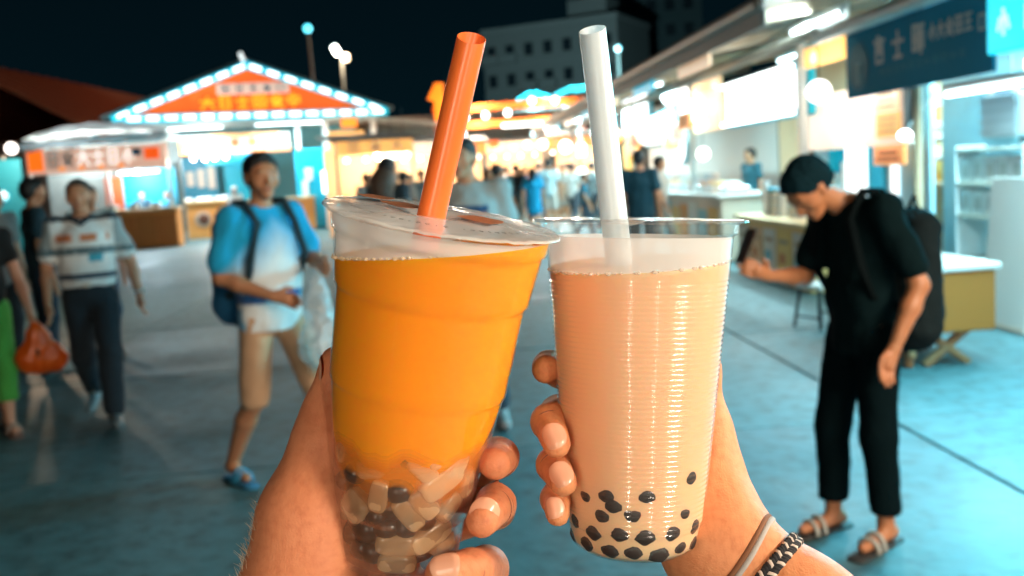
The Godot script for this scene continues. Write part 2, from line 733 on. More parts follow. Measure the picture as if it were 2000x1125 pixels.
func build_orange_tea() -> void:
	var at := Vector3(-0.0596, 1.3675, -0.411)
	var up := Vector3(0.2207, 0.973, 0.0676).normalized()
	var t := thing("plastic_cup", "clear plastic cup of bright orange tea with jelly pieces", "cup")
	set_frame(t, at, up)
	var inner := t.basis.inverse() * Vector3.UP
	var wall := PackedVector2Array([Vector2(0.0, 0.003), Vector2(0.021, 0.003), Vector2(0.0235, 0.0006), Vector2(0.0258, 0.0), Vector2(0.0272, 0.0016), Vector2(0.0281, 0.006), Vector2(0.0291, 0.0232), Vector2(0.0293, 0.0240), Vector2(0.0299, 0.0246), Vector2(0.0302, 0.026), Vector2(0.0366, 0.077), Vector2(0.0367, 0.0778), Vector2(0.0374, 0.0786), Vector2(0.0376, 0.0796), Vector2(0.0396, 0.1165), Vector2(0.0398, 0.1173), Vector2(0.0407, 0.1183), Vector2(0.041, 0.1195), Vector2(0.0432, 0.139), Vector2(0.0433, 0.14), Vector2(0.0446, 0.141), Vector2(0.0449, 0.1425), Vector2(0.0453, 0.1462), Vector2(0.046, 0.148), Vector2(0.0474, 0.1485), Vector2(0.0479, 0.1490)])
	part(t, "wall", uneven(lathe(wall, 112), 0.00012, 6).mesh(), clear(0.82, 0.84, 0.84, 0.015, 0.1))
	part(t, "lid_film", lid_film(0.0486, 0.1498, Vector2(-0.006, -0.004), 9).mesh(), clear(0.80, 0.82, 0.80, 0.5, 0.2))
	# print on the film: brown animal patches and small dark lettering round the edge
	var brown := paint(0.32, 0.10, 0.03, 0.5)
	var dark := paint(0.05, 0.05, 0.05, 0.5)
	for a in [[0.016, 0.004, 0.0095, 0.009, 0.3], [-0.017, -0.004, 0.0095, 0.008, 0.1], [-0.03, -0.018, 0.008, 0.006, 0.4]]:
		var o := PackedVector2Array()
		for k in 20:
			var w := TAU * k / 20.0
			o.append(Vector2(cos(w) * a[2] * (1.0 + 0.12 * sin(3 * w)), sin(w) * a[3] * (1.0 + 0.15 * cos(4 * w))))
		part(t, "print_patch", plate(o, 0.0001), brown, Vector3(a[0], 0.1520, a[1]), Vector3(-PI / 2, a[4], 0))
	for k in 46:
		var w := -2.9 + k * 0.088
		if k % 9 == 8 or (k > 12 and k < 18):
			continue
		var q := Vector3(sin(w) * 0.0395, 0.1514, cos(w) * 0.0395)
		part(t, "lettering", bx(Vector3(0.0004, 0.00012, rng.randf_range(0.0015, 0.0028))), dark, q, Vector3(0, w, 0))
		if k % 3:
			part(t, "lettering", bx(Vector3(0.0018, 0.00012, 0.0004)), dark, q * Vector3(0.99, 1, 0.99), Vector3(0, w, 0))
	# the drink, thick with fruit above the pieces
	var space := narrowed(wall, 0.0006)
	var level := Vector3(0, 0.1365, 0.0)
	var tea_shape := liquid(space, level, inner, 0.0)
	var noise := FastNoiseLite.new()
	noise.seed = 4
	noise.frequency = 35.0
	# its underside lies on the heap of jelly
	var body_shape := Shape.new()
	body_shape.add(tea_shape)
	for k in body_shape.v.size():
		var p := body_shape.v[k]
		var floor_ := 0.049 + noise.get_noise_2d(p.x, p.z) * 0.006 + p.x * 0.10
		if p.y < floor_:
			p.y = floor_
			var q := Vector2(p.x, p.z)
			var most := radius_at(space, p.y)
			var down := clampf(tea_shape.v[k].y / floor_, 0.0, 1.0)
			q = q.normalized() * most * sqrt(down) if q.length() > 1e-5 else q
			body_shape.v[k] = Vector3(q.x, p.y, q.y)
		var near_floor := clampf((body_shape.v[k].y - floor_) / 0.016, 0.0, 1.0)
		var pull := 1.0 - 0.14 * (1.0 - sqrt(near_floor * (2.0 - near_floor)))
		body_shape.v[k] *= Vector3(pull, 1, pull)
	body_shape.smooth()
	var tea := MeshInstance3D.new()
	tea.name = numbered("orange_tea")
	tea.mesh = body_shape.mesh()
	tea.material_override = soft(0.96, 0.30, 0.001, 0.6, 0.75)
	tea.material_override.metallic_specular = 0.1
	add_child(tea)
	tea.transform = t.transform
	tag(tea, "bright orange tea filling most of the smooth cup", "drink")
	var froth := part(tea, "foam", foam_ring(space, level + Vector3(0, 0.0004, 0), inner, 420, 0.10, Vector2(0.0004, 0.0012)).mesh(), clear(0.95, 0.75, 0.5, 0.5, 0.1))
	froth.set_meta("kind", "stuff")
	# thinner tea round the pieces
	var low := PackedVector2Array()
	for k in 24:
		var h := lerpf(0.0035, 0.043, k / 23.0)
		low.append(Vector2(radius_at(space, h) - 0.0002, h))
	part(tea, "clear_tea", lathe(low, 72).mesh(), clear(0.26, 0.075, 0.006, 0.22, 0.2))
	# pulp that settles between the pieces, thinner the deeper it hangs
	for layer in 10:
		var q := PackedVector3Array()
		for r in 8:
			for k in 72:
				var w := TAU * k / 72.0
				var bottom := 0.051 - 0.0022 * layer + 0.0035 * sin(w * 2.0 + layer * 0.6) + 0.0012 * sin(w * 5.0 + layer * 1.7) + 0.0027 * sin(w)
				var h := lerpf(bottom, 0.074, r / 7.0)
				var ww := radius_at(space, h) - 0.0004 - 0.0003 * layer
				q.append(Vector3(ww * sin(w), h, ww * cos(w)))
		part(tea, "pulp", sheet(q, 72, true).mesh(), clear(0.97, 0.30, 0.002, 0.14, 0.5))
	var core := PackedVector2Array([Vector2(0, 0.004), Vector2(0.018, 0.004), Vector2(0.021, 0.012), Vector2(0.0225, 0.04), Vector2(0.02, 0.056), Vector2(0, 0.057)])
	core = PackedVector2Array([Vector2(0, 0.004), Vector2(0.018, 0.004), Vector2(0.021, 0.012), Vector2(0.0215, 0.03), Vector2(0, 0.031)])
	part(tea, "syrup", lathe(core, 40).mesh(), soft(0.07, 0.018, 0.006, 0.4, 0.3))
	core = PackedVector2Array([Vector2(0, 0.029), Vector2(0.021, 0.030), Vector2(0.0245, 0.036), Vector2(0.028, 0.05), Vector2(0.028, 0.06), Vector2(0, 0.061)])
	part(tea, "pulp_core", lathe(core, 40).mesh(), soft(0.80, 0.22, 0.01, 0.6, 0.7))
	# jelly pieces: angle, height mm, length, thickness, tilt, depth from the wall
	var jelly := clear(0.90, 0.60, 0.32, 0.38, 0.2)
	for a in [[-16, 37, 13, 7.5, 88, 0.5], [23, 36, 14, 8.5, 135, 0.3], [35, 46, 19, 11, 35, 0.2], [11, 31, 15, 8, 135, 0.6], [16, 52, 14, 8, 140, 1.2], [6, 16, 17, 8.5, 4, 0.8], [39, 20, 19, 10, 28, 0.3], [8, 8, 15, 7.5, 2, 0.4], [-42, 28, 13, 12, 150, 0.5], [50, 33, 13, 9, 50, 0.5], [-28, 47, 12, 8, 20, 2.2], [47, 53, 12, 9, 65, 0.8], [68, 42, 13, 9, 100, 0.5], [-66, 22, 13, 9, 20, 0.6], [60, 14, 12, 9, 10, 0.5], [-62, 50, 12, 8, 70, 1.0], [28, 57, 11, 8, 30, 1.0]]:
		var turn := deg_to_rad(a[0])
		var h: float = a[1] * 0.001
		var thick: float = a[3] * 0.001
		var w: float = radius_at(space, h) - thick * 0.42 - a[5] * 0.001
		var o := one("jelly_piece", jelly_shape(Vector3(a[2] * 0.00112, thick * 1.12, thick * 0.85)).mesh(), jelly, "pale translucent jelly bar in the bottom of the orange tea", "jelly piece", Vector3.ZERO, 0.0, "jelly pieces in the orange tea")
		o.transform = Transform3D(t.basis * Basis(Vector3.UP, turn) * Basis(Vector3.BACK, deg_to_rad(a[4])), t.transform * Vector3(w * sin(turn), h, w * cos(turn)))
	var pearl := soft(0.022, 0.014, 0.010, 0.3, 0.1)
	for a in [[-46, 42, 1.0, 0.2], [0, 40, 1.25, 0.4], [2, 56, 1.2, 1.4], [-30, 19, 1.5, 0.2], [-8, 22, 1.2, 0.4], [12, 23, 1.1, 0.9], [-48, 14, 1.3, 0.3], [-20, 10, 1.2, 0.5], [30, 27, 1.0, 1.0], [-70, 34, 1.0, 0.6], [-33, 10, 1.2, 0.3], [-60, 8, 1.1, 0.4], [-40, 22, 1.3, 0.5], [-20, 26, 1.2, 2.0], [-5, 31, 1.1, 2.2]]:
		var turn := deg_to_rad(a[0])
		var h: float = a[1] * 0.001
		var r: float = 0.0052 * a[2]
		var w: float = radius_at(space, h) - r - a[3] * 0.001
		var o := one("tapioca_pearl", ball(Vector3(r, r * 0.92, r), 16).mesh(), pearl, "black tapioca pearl among the jelly pieces of the orange tea", "tapioca pearl", Vector3.ZERO, 0.0, "pearls in the orange tea")
		o.transform = Transform3D(t.basis, t.transform * Vector3(w * sin(turn), h, w * cos(turn)))
	part(t, "fogged_rim", fogged(space, level, inner, 0.1475).mesh(), clear(0.92, 0.91, 0.88, 0.56, 0.5))
	straw("drinking_straw", Vector3(-0.0432, 1.4749, -0.4013), Vector3(-0.0098, 1.5846, -0.4013), 0.00595, milky(0.95, 0.20, 0.04, 0.3), "orange wide straw pushed through the printed film lid")


# ---------- the hands that hold them ----------
func skin_material(r: float, g: float, b: float) -> StandardMaterial3D:
	var m := soft(r, g, b, 0.55, 0.12)
	m.metallic_specular = 0.35
	m.heightmap_enabled = true
	m.heightmap_texture = noise_tex(0.05, [], 512, false, 7, 5)
	m.heightmap_scale = 0.02
	m.uv1_triplanar = true
	m.uv1_scale = Vector3.ONE * 30.0
	m.albedo_texture = noise_tex(0.02, [[0.0, Color(0.86, 0.77, 0.74)], [0.45, Color(0.96, 0.93, 0.92)], [1.0, Color(1, 1, 1)]], 256, false, 3, 5)
	return m


# a nail: a curved plate on the finger end, facing out, with its length along the finger
func nail(hand: Node3D, at: Vector3, out: Vector3, along: Vector3, wide: float, long: float) -> void:
	along = (along - out * along.dot(out)).normalized()
	var side := out.cross(along)
	var s := Shape.new()
	var p := PackedVector3Array()
	for r in 9:
		for k in 9:
			var u := (k - 4) / 4.0
			var w := (r - 4) / 4.0
			var q := Vector2(u * sqrt(1 - 0.42 * w * w), w * sqrt(1 - 0.42 * u * u))
			var edge := maxf(absf(u), absf(w))
			p.append(at + side * q.x * wide / 2 + along * q.y * long / 2 - out * (q.x * q.x * wide * 0.27 + (0.0006 if edge > 0.95 else 0.0)))
	s = sheet(p, 9, false)
	if s.n[40].dot(out) < 0:
		s.f.reverse()
		s.smooth()
	part(hand, "fingernail", s.mesh(), paint(0.77, 0.39, 0.25, 0.25))


# a crease across a joint, its shade drawn as a thin dark line
func crease(hand: Node3D, a: Vector3, b: Vector3, share: float, r: float) -> void:
	var d := (b - a).normalized()
	var c := a.lerp(b, share)
	var view := Vector3(0, 0.1181, 0.993)
	var front := (view - d * view.dot(d)).normalized()
	var side := d.cross(front)
	var p := []
	var wide := []
	for k in 15:
		var t := lerpf(-1.25, 1.1, k / 14.0)
		p.append(c + (front * cos(t) + side * sin(t)) * (r - 0.0001) + d * 0.0006 * sin(t * 2.3 + share * 9.0))
		wide.append(0.0004 * sin(PI * (k + 0.5) / 15.0) + 0.00004)
	part(hand, "crease_shade", bar(p, wide, 6).mesh(), paint(0.30, 0.10, 0.05, 0.6))


func build_hands() -> void:
	var skin := skin_material(0.67, 0.26, 0.125)
	# the hand round the orange tea: thumb up on this side, fingers coming round the far side
	var h := thing("hand", "hand with hairy wrist gripping the orange tea, thumb pointing up", "hand", Vector3.ZERO)
	var s := body([
		[Vector3(-0.0807, 1.4503, -0.4306), Vector3(-0.0858, 1.43, -0.4262), 0.0076, 0.0096, null, 1.0, 0.004],
		[Vector3(-0.0858, 1.43, -0.4262), Vector3(-0.088, 1.4161, -0.4195), 0.0100, 0.0118, null, 1.0, 0.006],
		[Vector3(-0.088, 1.4161, -0.4195), Vector3(-0.0942, 1.3866, -0.4099), 0.0118, 0.0195, null, 1.0, 0.012],
		[Vector3(-0.0942, 1.3866, -0.4099), Vector3(-0.0989, 1.3496, -0.3995), 0.0200, 0.0265, null, 1.0, 0.016],
		[Vector3(-0.0989, 1.3496, -0.3995), Vector3(-0.1036, 1.3092, -0.3564), 0.0265, 0.0300, null, 1.0, 0.016],
		[Vector3(-0.093, 1.3609, -0.4331), Vector3(-0.0432, 1.3611, -0.4703), 0.0200, 0.0130, null, 1.0, 0.012],
		[Vector3(-0.0898, 1.3371, -0.4302), Vector3(-0.0402, 1.3215, -0.4566), 0.0220, 0.0130, null, 1.0, 0.012],
		[Vector3(-0.0421, 1.3786, -0.4734), Vector3(-0.0122, 1.3939, -0.4571), 0.0105, 0.0098, null, 1.0, 0.004],
		[Vector3(-0.0122, 1.3939, -0.4571), Vector3(-0.0105, 1.402, -0.4299), 0.0094, 0.0084, null, 1.0, 0.003],
		[Vector3(-0.0105, 1.402, -0.4299), Vector3(-0.0121, 1.4068, -0.4043), 0.0084, 0.0070, null, 1.0, 0.003],
		[Vector3(-0.0383, 1.3579, -0.471), Vector3(-0.0152, 1.3725, -0.4465), 0.0105, 0.0100, null, 1.0, 0.004],
		[Vector3(-0.0152, 1.3725, -0.4465), Vector3(-0.0132, 1.3869, -0.41), 0.0096, 0.0086, null, 1.0, 0.003],
		[Vector3(-0.0132, 1.3869, -0.41), Vector3(-0.0184, 1.3896, -0.3831), 0.0085, 0.0068, null, 1.0, 0.003],
		[Vector3(-0.0395, 1.3349, -0.4622), Vector3(-0.0202, 1.3491, -0.4317), 0.0105, 0.0100, null, 1.0, 0.004],
		[Vector3(-0.0202, 1.3491, -0.4317), Vector3(-0.0244, 1.3676, -0.3855), 0.0100, 0.0092, null, 1.0, 0.003],
		[Vector3(-0.0244, 1.3676, -0.3855), Vector3(-0.0343, 1.3764, -0.3634), 0.0088, 0.0070, null, 1.0, 0.003],
		[Vector3(-0.0405, 1.3129, -0.4525), Vector3(-0.027, 1.3306, -0.4194), 0.0090, 0.0085, null, 1.0, 0.004],
		[Vector3(-0.027, 1.3306, -0.4194), Vector3(-0.032, 1.3481, -0.3812), 0.0085, 0.0076, null, 1.0, 0.003],
		[Vector3(-0.032, 1.3481, -0.3812), Vector3(-0.0388, 1.3544, -0.3648), 0.0076, 0.0066, null, 1.0, 0.003],
	], 0.0019, 0.01)
	part(h, "skin", s.mesh(), skin)
	nail(h, Vector3(-0.0877, 1.448, -0.4278), Vector3(-0.9348, 0.0743, -0.311), Vector3(-0.0353, 0.9973, -0.1186), 0.0125, 0.0135)
	nail(h, Vector3(-0.0087, 1.4115, -0.4129), Vector3(0.4073, 0.8989, 0.1448), Vector3(-0.3123, -0.0608, 1.0143), 0.0115, 0.012)
	nail(h, Vector3(-0.0162, 1.3944, -0.3801), Vector3(0.2721, 0.4371, 0.8544), Vector3(-0.5474, -0.6698, 0.4321), 0.0125, 0.012)
	nail(h, Vector3(-0.0327, 1.383, -0.3581), Vector3(-0.1097, 0.7126, 0.6705), Vector3(-0.9979, 0.0877, 0.191), 0.012, 0.012)
	for a in [[Vector3(-0.0942, 1.3866, -0.4099), Vector3(-0.0989, 1.3496, -0.3995), 0.02, 0.0202], [Vector3(-0.0942, 1.3866, -0.4099), Vector3(-0.0989, 1.3496, -0.3995), 0.10, 0.0208], [Vector3(-0.0942, 1.3866, -0.4099), Vector3(-0.0989, 1.3496, -0.3995), 0.17, 0.0213], [Vector3(-0.0942, 1.3866, -0.4099), Vector3(-0.0989, 1.3496, -0.3995), 0.33, 0.0224], [Vector3(-0.0858, 1.43, -0.4262), Vector3(-0.088, 1.4161, -0.4195), 0.0, 0.0100], [Vector3(-0.0858, 1.43, -0.4262), Vector3(-0.088, 1.4161, -0.4195), 0.12, 0.0102], [Vector3(-0.0858, 1.43, -0.4262), Vector3(-0.088, 1.4161, -0.4195), 0.9, 0.0116]]:
		crease(h, a[0], a[1], a[2], a[3])
	for a in [[Vector3(-0.0105, 1.402, -0.4299), Vector3(-0.0121, 1.4068, -0.4043), 0.2, 0.0082], [Vector3(-0.0132, 1.3869, -0.41), Vector3(-0.0182, 1.39, -0.3831), 0.12, 0.0085], [Vector3(-0.0132, 1.3869, -0.41), Vector3(-0.0182, 1.39, -0.3831), 0.22, 0.0083], [Vector3(-0.0244, 1.3676, -0.3855), Vector3(-0.0335, 1.3763, -0.3634), 0.12, 0.0087], [Vector3(-0.0244, 1.3676, -0.3855), Vector3(-0.0335, 1.3763, -0.3634), 0.24, 0.0085]]:
		crease(h, a[0], a[1], a[2], a[3])
	# fine hair along the wrist
	var hair := Shape.new()
	for k in 420:
		var w := rng.randf()
		var root: Vector3 = (Vector3(-0.0942, 1.3866, -0.4099)).lerp(Vector3(-0.1012, 1.3383, -0.3901), w)
		var r := lerpf(0.0192, 0.0272, w)
		var a := rng.randf_range(-0.6, 0.5)
		var out: Vector3 = (Vector3(-0.9551, 0.2603, -0.031) * cos(a) + Vector3(0.0065, 0.2172, 0.9812) * sin(a)).normalized()
		var d: Vector3 = (out * 0.6 + Vector3(0.1643, 0.9845, -0.1171) * rng.randf_range(0.3, 0.9) + Vector3(rng.randf_range(-0.3, 0.3), 0, rng.randf_range(-0.3, 0.3))).normalized()
		var l := rng.randf_range(0.004, 0.010)
		var p := root + out * (r - 0.0006)
		hair.add(bar([p, p + (d + out * 0.3).normalized() * l * 0.5, p + d * l], [0.00013, 0.00011, 0.00004], 4, false))
	part(h, "arm_hair", hair.mesh(), paint(0.5, 0.36, 0.24, 0.5)).set_meta("kind", "stuff")

	# the hand round the milk tea: fingers coming round on the near side of its cup, arm to the lower right
	h = thing("hand", "smooth hand and forearm holding the milk tea, wearing two wristbands", "hand", Vector3.ZERO)
	s = body([
		[Vector3(0.0492, 1.413, -0.4916), Vector3(0.0211, 1.4294, -0.4835), 0.0098, 0.0086, null, 1.0, 0.004],
		[Vector3(0.0211, 1.4294, -0.4835), Vector3(0.0155, 1.4349, -0.466), 0.0086, 0.0076, null, 1.0, 0.003],
		[Vector3(0.0155, 1.4349, -0.466), Vector3(0.0137, 1.4364, -0.4531), 0.0076, 0.0070, null, 1.0, 0.003],
		[Vector3(0.0485, 1.3965, -0.4927), Vector3(0.019, 1.4086, -0.476), 0.0100, 0.0090, null, 1.0, 0.004],
		[Vector3(0.019, 1.4086, -0.476), Vector3(0.013, 1.4149, -0.4375), 0.0090, 0.0083, null, 1.0, 0.003],
		[Vector3(0.013, 1.4149, -0.4375), Vector3(0.015, 1.4106, -0.4148), 0.0079, 0.0062, null, 1.0, 0.003],
		[Vector3(0.0499, 1.3779, -0.4905), Vector3(0.0196, 1.3901, -0.4708), 0.0100, 0.0088, null, 1.0, 0.004],
		[Vector3(0.0196, 1.3901, -0.4708), Vector3(0.014, 1.3957, -0.4332), 0.0088, 0.0080, null, 1.0, 0.003],
		[Vector3(0.014, 1.3957, -0.4332), Vector3(0.0168, 1.3947, -0.4099), 0.0077, 0.0061, null, 1.0, 0.003],
		[Vector3(0.0523, 1.3635, -0.4837), Vector3(0.0201, 1.3715, -0.4625), 0.0090, 0.0077, null, 1.0, 0.004],
		[Vector3(0.0201, 1.3715, -0.4625), Vector3(0.0137, 1.38, -0.4323), 0.0077, 0.0069, null, 1.0, 0.003],
		[Vector3(0.0137, 1.38, -0.4323), Vector3(0.0136, 1.3794, -0.4131), 0.0066, 0.0053, null, 1.0, 0.003],
		[Vector3(0.0909, 1.4538, -0.4864), Vector3(0.0904, 1.4255, -0.483), 0.0090, 0.0105, null, 1.0, 0.004],
		[Vector3(0.0904, 1.4255, -0.483), Vector3(0.0911, 1.393, -0.4751), 0.0108, 0.0125, null, 1.0, 0.008],
		[Vector3(0.0911, 1.393, -0.4751), Vector3(0.0893, 1.3695, -0.4663), 0.0128, 0.0175, null, 1.0, 0.012],
		[Vector3(0.0893, 1.3695, -0.4663), Vector3(0.0904, 1.3463, -0.4474), 0.0180, 0.0235, null, 1.0, 0.016],
		[Vector3(0.0493, 1.4036, -0.4966), Vector3(0.0817, 1.3574, -0.48), 0.0130, 0.0200, null, 1.0, 0.014],
		[Vector3(0.0534, 1.3697, -0.4895), Vector3(0.0867, 1.3509, -0.4671), 0.0130, 0.0210, null, 1.0, 0.014],
		[Vector3(0.0904, 1.3463, -0.4474), Vector3(0.1234, 1.3179, -0.4259), 0.0240, 0.0262, null, 1.0, 0.016],
		[Vector3(0.1234, 1.3179, -0.4259), Vector3(0.1748, 1.2739, -0.3925), 0.0262, 0.0330, null, 1.0, 0.016],
	], 0.0019, 0.01)
	part(h, "skin", s.mesh(), skin_material(0.75, 0.325, 0.15))
	nail(h, Vector3(0.0133, 1.416, -0.4089), Vector3(-0.2865, 0.3273, 0.8976), Vector3(0.2912, -0.8788, 0.4066), 0.0108, 0.0115)
	nail(h, Vector3(0.0154, 1.4004, -0.4045), Vector3(-0.2314, 0.4021, 0.8787), Vector3(0.3942, -0.8357, 0.4015), 0.0105, 0.0112)
	nail(h, Vector3(0.0114, 1.384, -0.4091), Vector3(-0.3863, 0.3278, 0.8472), Vector3(0.0884, -0.9156, 0.411), 0.009, 0.0095)
	nail(h, Vector3(0.0112, 1.441, -0.4547), Vector3(-0.4972, 0.8398, 0.0008), Vector3(-0.1192, -0.1728, 1.0276), 0.0095, 0.009)
	for a in [[Vector3(0.013, 1.4149, -0.4375), Vector3(0.0149, 1.411, -0.4149), 0.08, 0.0079], [Vector3(0.013, 1.4149, -0.4375), Vector3(0.0149, 1.411, -0.4149), 0.2, 0.0077], [Vector3(0.014, 1.3957, -0.4332), Vector3(0.0166, 1.3951, -0.4099), 0.08, 0.0077], [Vector3(0.014, 1.3957, -0.4332), Vector3(0.0166, 1.3951, -0.4099), 0.2, 0.0075], [Vector3(0.0137, 1.38, -0.4323), Vector3(0.0134, 1.3798, -0.4132), 0.1, 0.0066], [Vector3(0.0155, 1.4349, -0.466), Vector3(0.0137, 1.4364, -0.4531), 0.1, 0.0076], [Vector3(0.0893, 1.3695, -0.4663), Vector3(0.0904, 1.3463, -0.4474), 0.25, 0.0196], [Vector3(0.0893, 1.3695, -0.4663), Vector3(0.0904, 1.3463, -0.4474), 0.4, 0.0203]]:
		crease(h, a[0], a[1], a[2], a[3])
	# bands round the wrist
	var a: Vector3 = Vector3(0.0904, 1.3463, -0.4474)
	var b: Vector3 = Vector3(0.1234, 1.3179, -0.4259)
	var along := (b - a).normalized()
	var f := frame_along(along)
	var ring := []
	for k in 49:
		var t := TAU * k / 48.0
		ring.append(a.lerp(b, 0.24 + 0.05 * sin(t * 2 + 1.0)) + (f.x * cos(t) + f.z * sin(t)) * 0.0262)
	var tie := thing("hair_tie", "plain brown and grey elastic band round the wrist", "hair tie")
	part(tie, "band", bar(ring, 0.0016, 10, false).mesh(), fabric(0.20, 0.085, 0.04))
	var edge := []
	for q in ring:
		edge.append(q + along * 0.0022 + (q - a.lerp(b, 0.24)).normalized() * 0.0002)
	part(tie, "grey_edge", bar(edge, 0.0014, 10, false).mesh(), fabric(0.38, 0.36, 0.34))
	var braid := thing("braided_bracelet", "black and white braided bracelet round the wrist below the elastic band", "bracelet")
	var light := fabric(0.62, 0.52, 0.45)
	var black := fabric(0.015, 0.015, 0.018)
	for strand in 4:
		var p := []
		for k in 241:
			var t := TAU * k / 240.0
			var turn := t * 26.0 + strand * TAU / 4.0
			p.append(a.lerp(b, 0.52) + (f.x * cos(t) + f.z * sin(t)) * (0.0266 + 0.0008 * sin(turn * 2.0)) + along * (0.0026 * sin(turn)))
		part(braid, "strand", bar(p, 0.00125, 6, false).mesh(), light if strand == 0 else black)


func fabric(r: float, g: float, b: float) -> StandardMaterial3D:
	var m := StandardMaterial3D.new()
	m.albedo_color = Color(r, g, b).linear_to_srgb()
	m.roughness = 0.9
	m.rim_enabled = true
	m.rim = 0.3
	return m


# ---------- the market square ----------
# The row of stalls on the right runs away from the viewer along ROW; s counts metres along it, lat metres to its right.
const ROW := Vector3(-0.0579, 0.0, -0.9983)
const ACROSS := Vector3(0.9983, 0.0, -0.0579)
const ROW_TURN := 0.0579


func row(s: float, lat: float, y := 0.0) -> Vector3:
	return ROW * s + ACROSS * lat + Vector3(0, y, 0)


# a thing on the row whose +z faces the square and whose +x runs towards the viewer
func facade(called: String, label: String, category: String, s: float, lat: float, y := 0.0, group := "") -> Node3D:
	return thing(called, label, category, row(s, lat, y), ROW_TURN - PI / 2, group)


func area(owner_: Node3D, at: Vector3, toward: Vector3, size: Vector2, energy: float, color: Color) -> void:
	var l := AreaLight3D.new()
	l.name = "light"
	owner_.add_child(l, true)
	var z := -toward.normalized()
	var x := Vector3.RIGHT if absf(z.x) < 0.9 else Vector3.BACK
	x = (x - z * z.dot(x)).normalized()
	l.transform = Transform3D(Basis(x, z.cross(x), z), at)
	l.area_size = size
	l.light_energy = energy
	l.light_color = color
	l.area_range = 60.0
	l.area_attenuation = 2.0
	l.shadow_enabled = true


func bulb_light(owner_: Node3D, at: Vector3, energy: float, color: Color, size := 0.08) -> void:
	var l := OmniLight3D.new()
	l.name = "light"
	owner_.add_child(l, true)
	l.position = at
	l.light_energy = energy
	l.light_color = color
	l.light_size = size
	l.omni_range = 60.0
	l.omni_attenuation = 2.0
	l.shadow_enabled = true


# a fluorescent tube along local x, hung with its housing above
func tube_lamp(label: String, at: Vector3, turn: float, long: float, energy: float, group: String, look := 6.0, color := Color(1, 1, 1)) -> Node3D:
	var t := thing("tube_lamp", label, "tube lamp", at, turn, group)
	var rod := part(t, "tube", bar([Vector3(-long / 2, 0, 0), Vector3(long / 2, 0, 0)], 0.02, 10).mesh(), glow(color.r, color.g, color.b, look))
	rod.name = "tube"
	part(t, "housing", bx(Vector3(long + 0.06, 0.045, 0.06), 0.008), paint(0.7, 0.7, 0.68, 0.5), Vector3(0, 0.05, 0))
	for x in [-1.0, 1.0]:
		part(t, "end_cap", bx(Vector3(0.03, 0.06, 0.045), 0.005), paint(0.5, 0.5, 0.5), Vector3(x * (long / 2 + 0.012), 0.005, 0))
	if energy > 0.0:
		area(t, Vector3(0, -0.03, 0), Vector3.DOWN, Vector2(long, 0.05), energy, color)
	return t


# stroke letters: each is a list of bars in a unit square
const GLYPHS := {
	"mouth": [[0.1, 0.1, 0.1, 0.9], [0.9, 0.1, 0.9, 0.9], [0.1, 0.9, 0.9, 0.9], [0.1, 0.1, 0.9, 0.1]],
	"field": [[0.1, 0.05, 0.1, 0.95], [0.9, 0.05, 0.9, 0.95], [0.1, 0.95, 0.9, 0.95], [0.1, 0.05, 0.9, 0.05], [0.5, 0.05, 0.5, 0.95], [0.1, 0.5, 0.9, 0.5]],
	"sun": [[0.2, 0.05, 0.2, 0.95], [0.8, 0.05, 0.8, 0.95], [0.2, 0.95, 0.8, 0.95], [0.2, 0.05, 0.8, 0.05], [0.2, 0.5, 0.8, 0.5]],
	"scholar": [[0.05, 0.62, 0.95, 0.62], [0.5, 0.95, 0.5, 0.08], [0.2, 0.08, 0.8, 0.08]],
	"king": [[0.1, 0.92, 0.9, 0.92], [0.18, 0.5, 0.82, 0.5], [0.05, 0.06, 0.95, 0.06], [0.5, 0.92, 0.5, 0.06]],
	"speech": [[0.35, 0.97, 0.6, 0.9], [0.05, 0.82, 0.95, 0.82], [0.2, 0.68, 0.8, 0.68], [0.2, 0.54, 0.8, 0.54], [0.2, 0.05, 0.2, 0.4], [0.8, 0.05, 0.8, 0.4], [0.2, 0.4, 0.8, 0.4], [0.2, 0.05, 0.8, 0.05]],
	"teacher": [[0.1, 0.15, 0.1, 0.95], [0.1, 0.95, 0.4, 0.95], [0.4, 0.6, 0.4, 0.95], [0.1, 0.6, 0.4, 0.6], [0.1, 0.15, 0.4, 0.15], [0.4, 0.15, 0.4, 0.45], [0.1, 0.45, 0.4, 0.45], [0.5, 0.92, 0.98, 0.92], [0.74, 0.02, 0.74, 0.92], [0.55, 0.2, 0.55, 0.72], [0.93, 0.2, 0.93, 0.72], [0.55, 0.72, 0.93, 0.72]],
	"middle": [[0.12, 0.35, 0.12, 0.78], [0.88, 0.35, 0.88, 0.78], [0.12, 0.78, 0.88, 0.78], [0.12, 0.35, 0.88, 0.35], [0.5, 0.0, 0.5, 1.0]],
	"big": [[0.05, 0.65, 0.95, 0.65], [0.5, 0.98, 0.48, 0.6], [0.48, 0.6, 0.08, 0.02], [0.5, 0.6, 0.95, 0.02]],
	"small": [[0.5, 0.98, 0.5, 0.05], [0.25, 0.65, 0.08, 0.25], [0.72, 0.7, 0.92, 0.28]],
	"eat": [[0.5, 0.98, 0.05, 0.6], [0.5, 0.98, 0.95, 0.6], [0.25, 0.62, 0.75, 0.62], [0.25, 0.1, 0.25, 0.62], [0.75, 0.28, 0.75, 0.62], [0.25, 0.45, 0.75, 0.45], [0.25, 0.28, 0.75, 0.28], [0.25, 0.1, 0.5, 0.15], [0.5, 0.28, 0.9, 0.0]],
	"dash": [[0.05, 0.5, 0.95, 0.5], [0.3, 0.75, 0.7, 0.75], [0.3, 0.25, 0.7, 0.25]],
}
var letter_meshes := {}


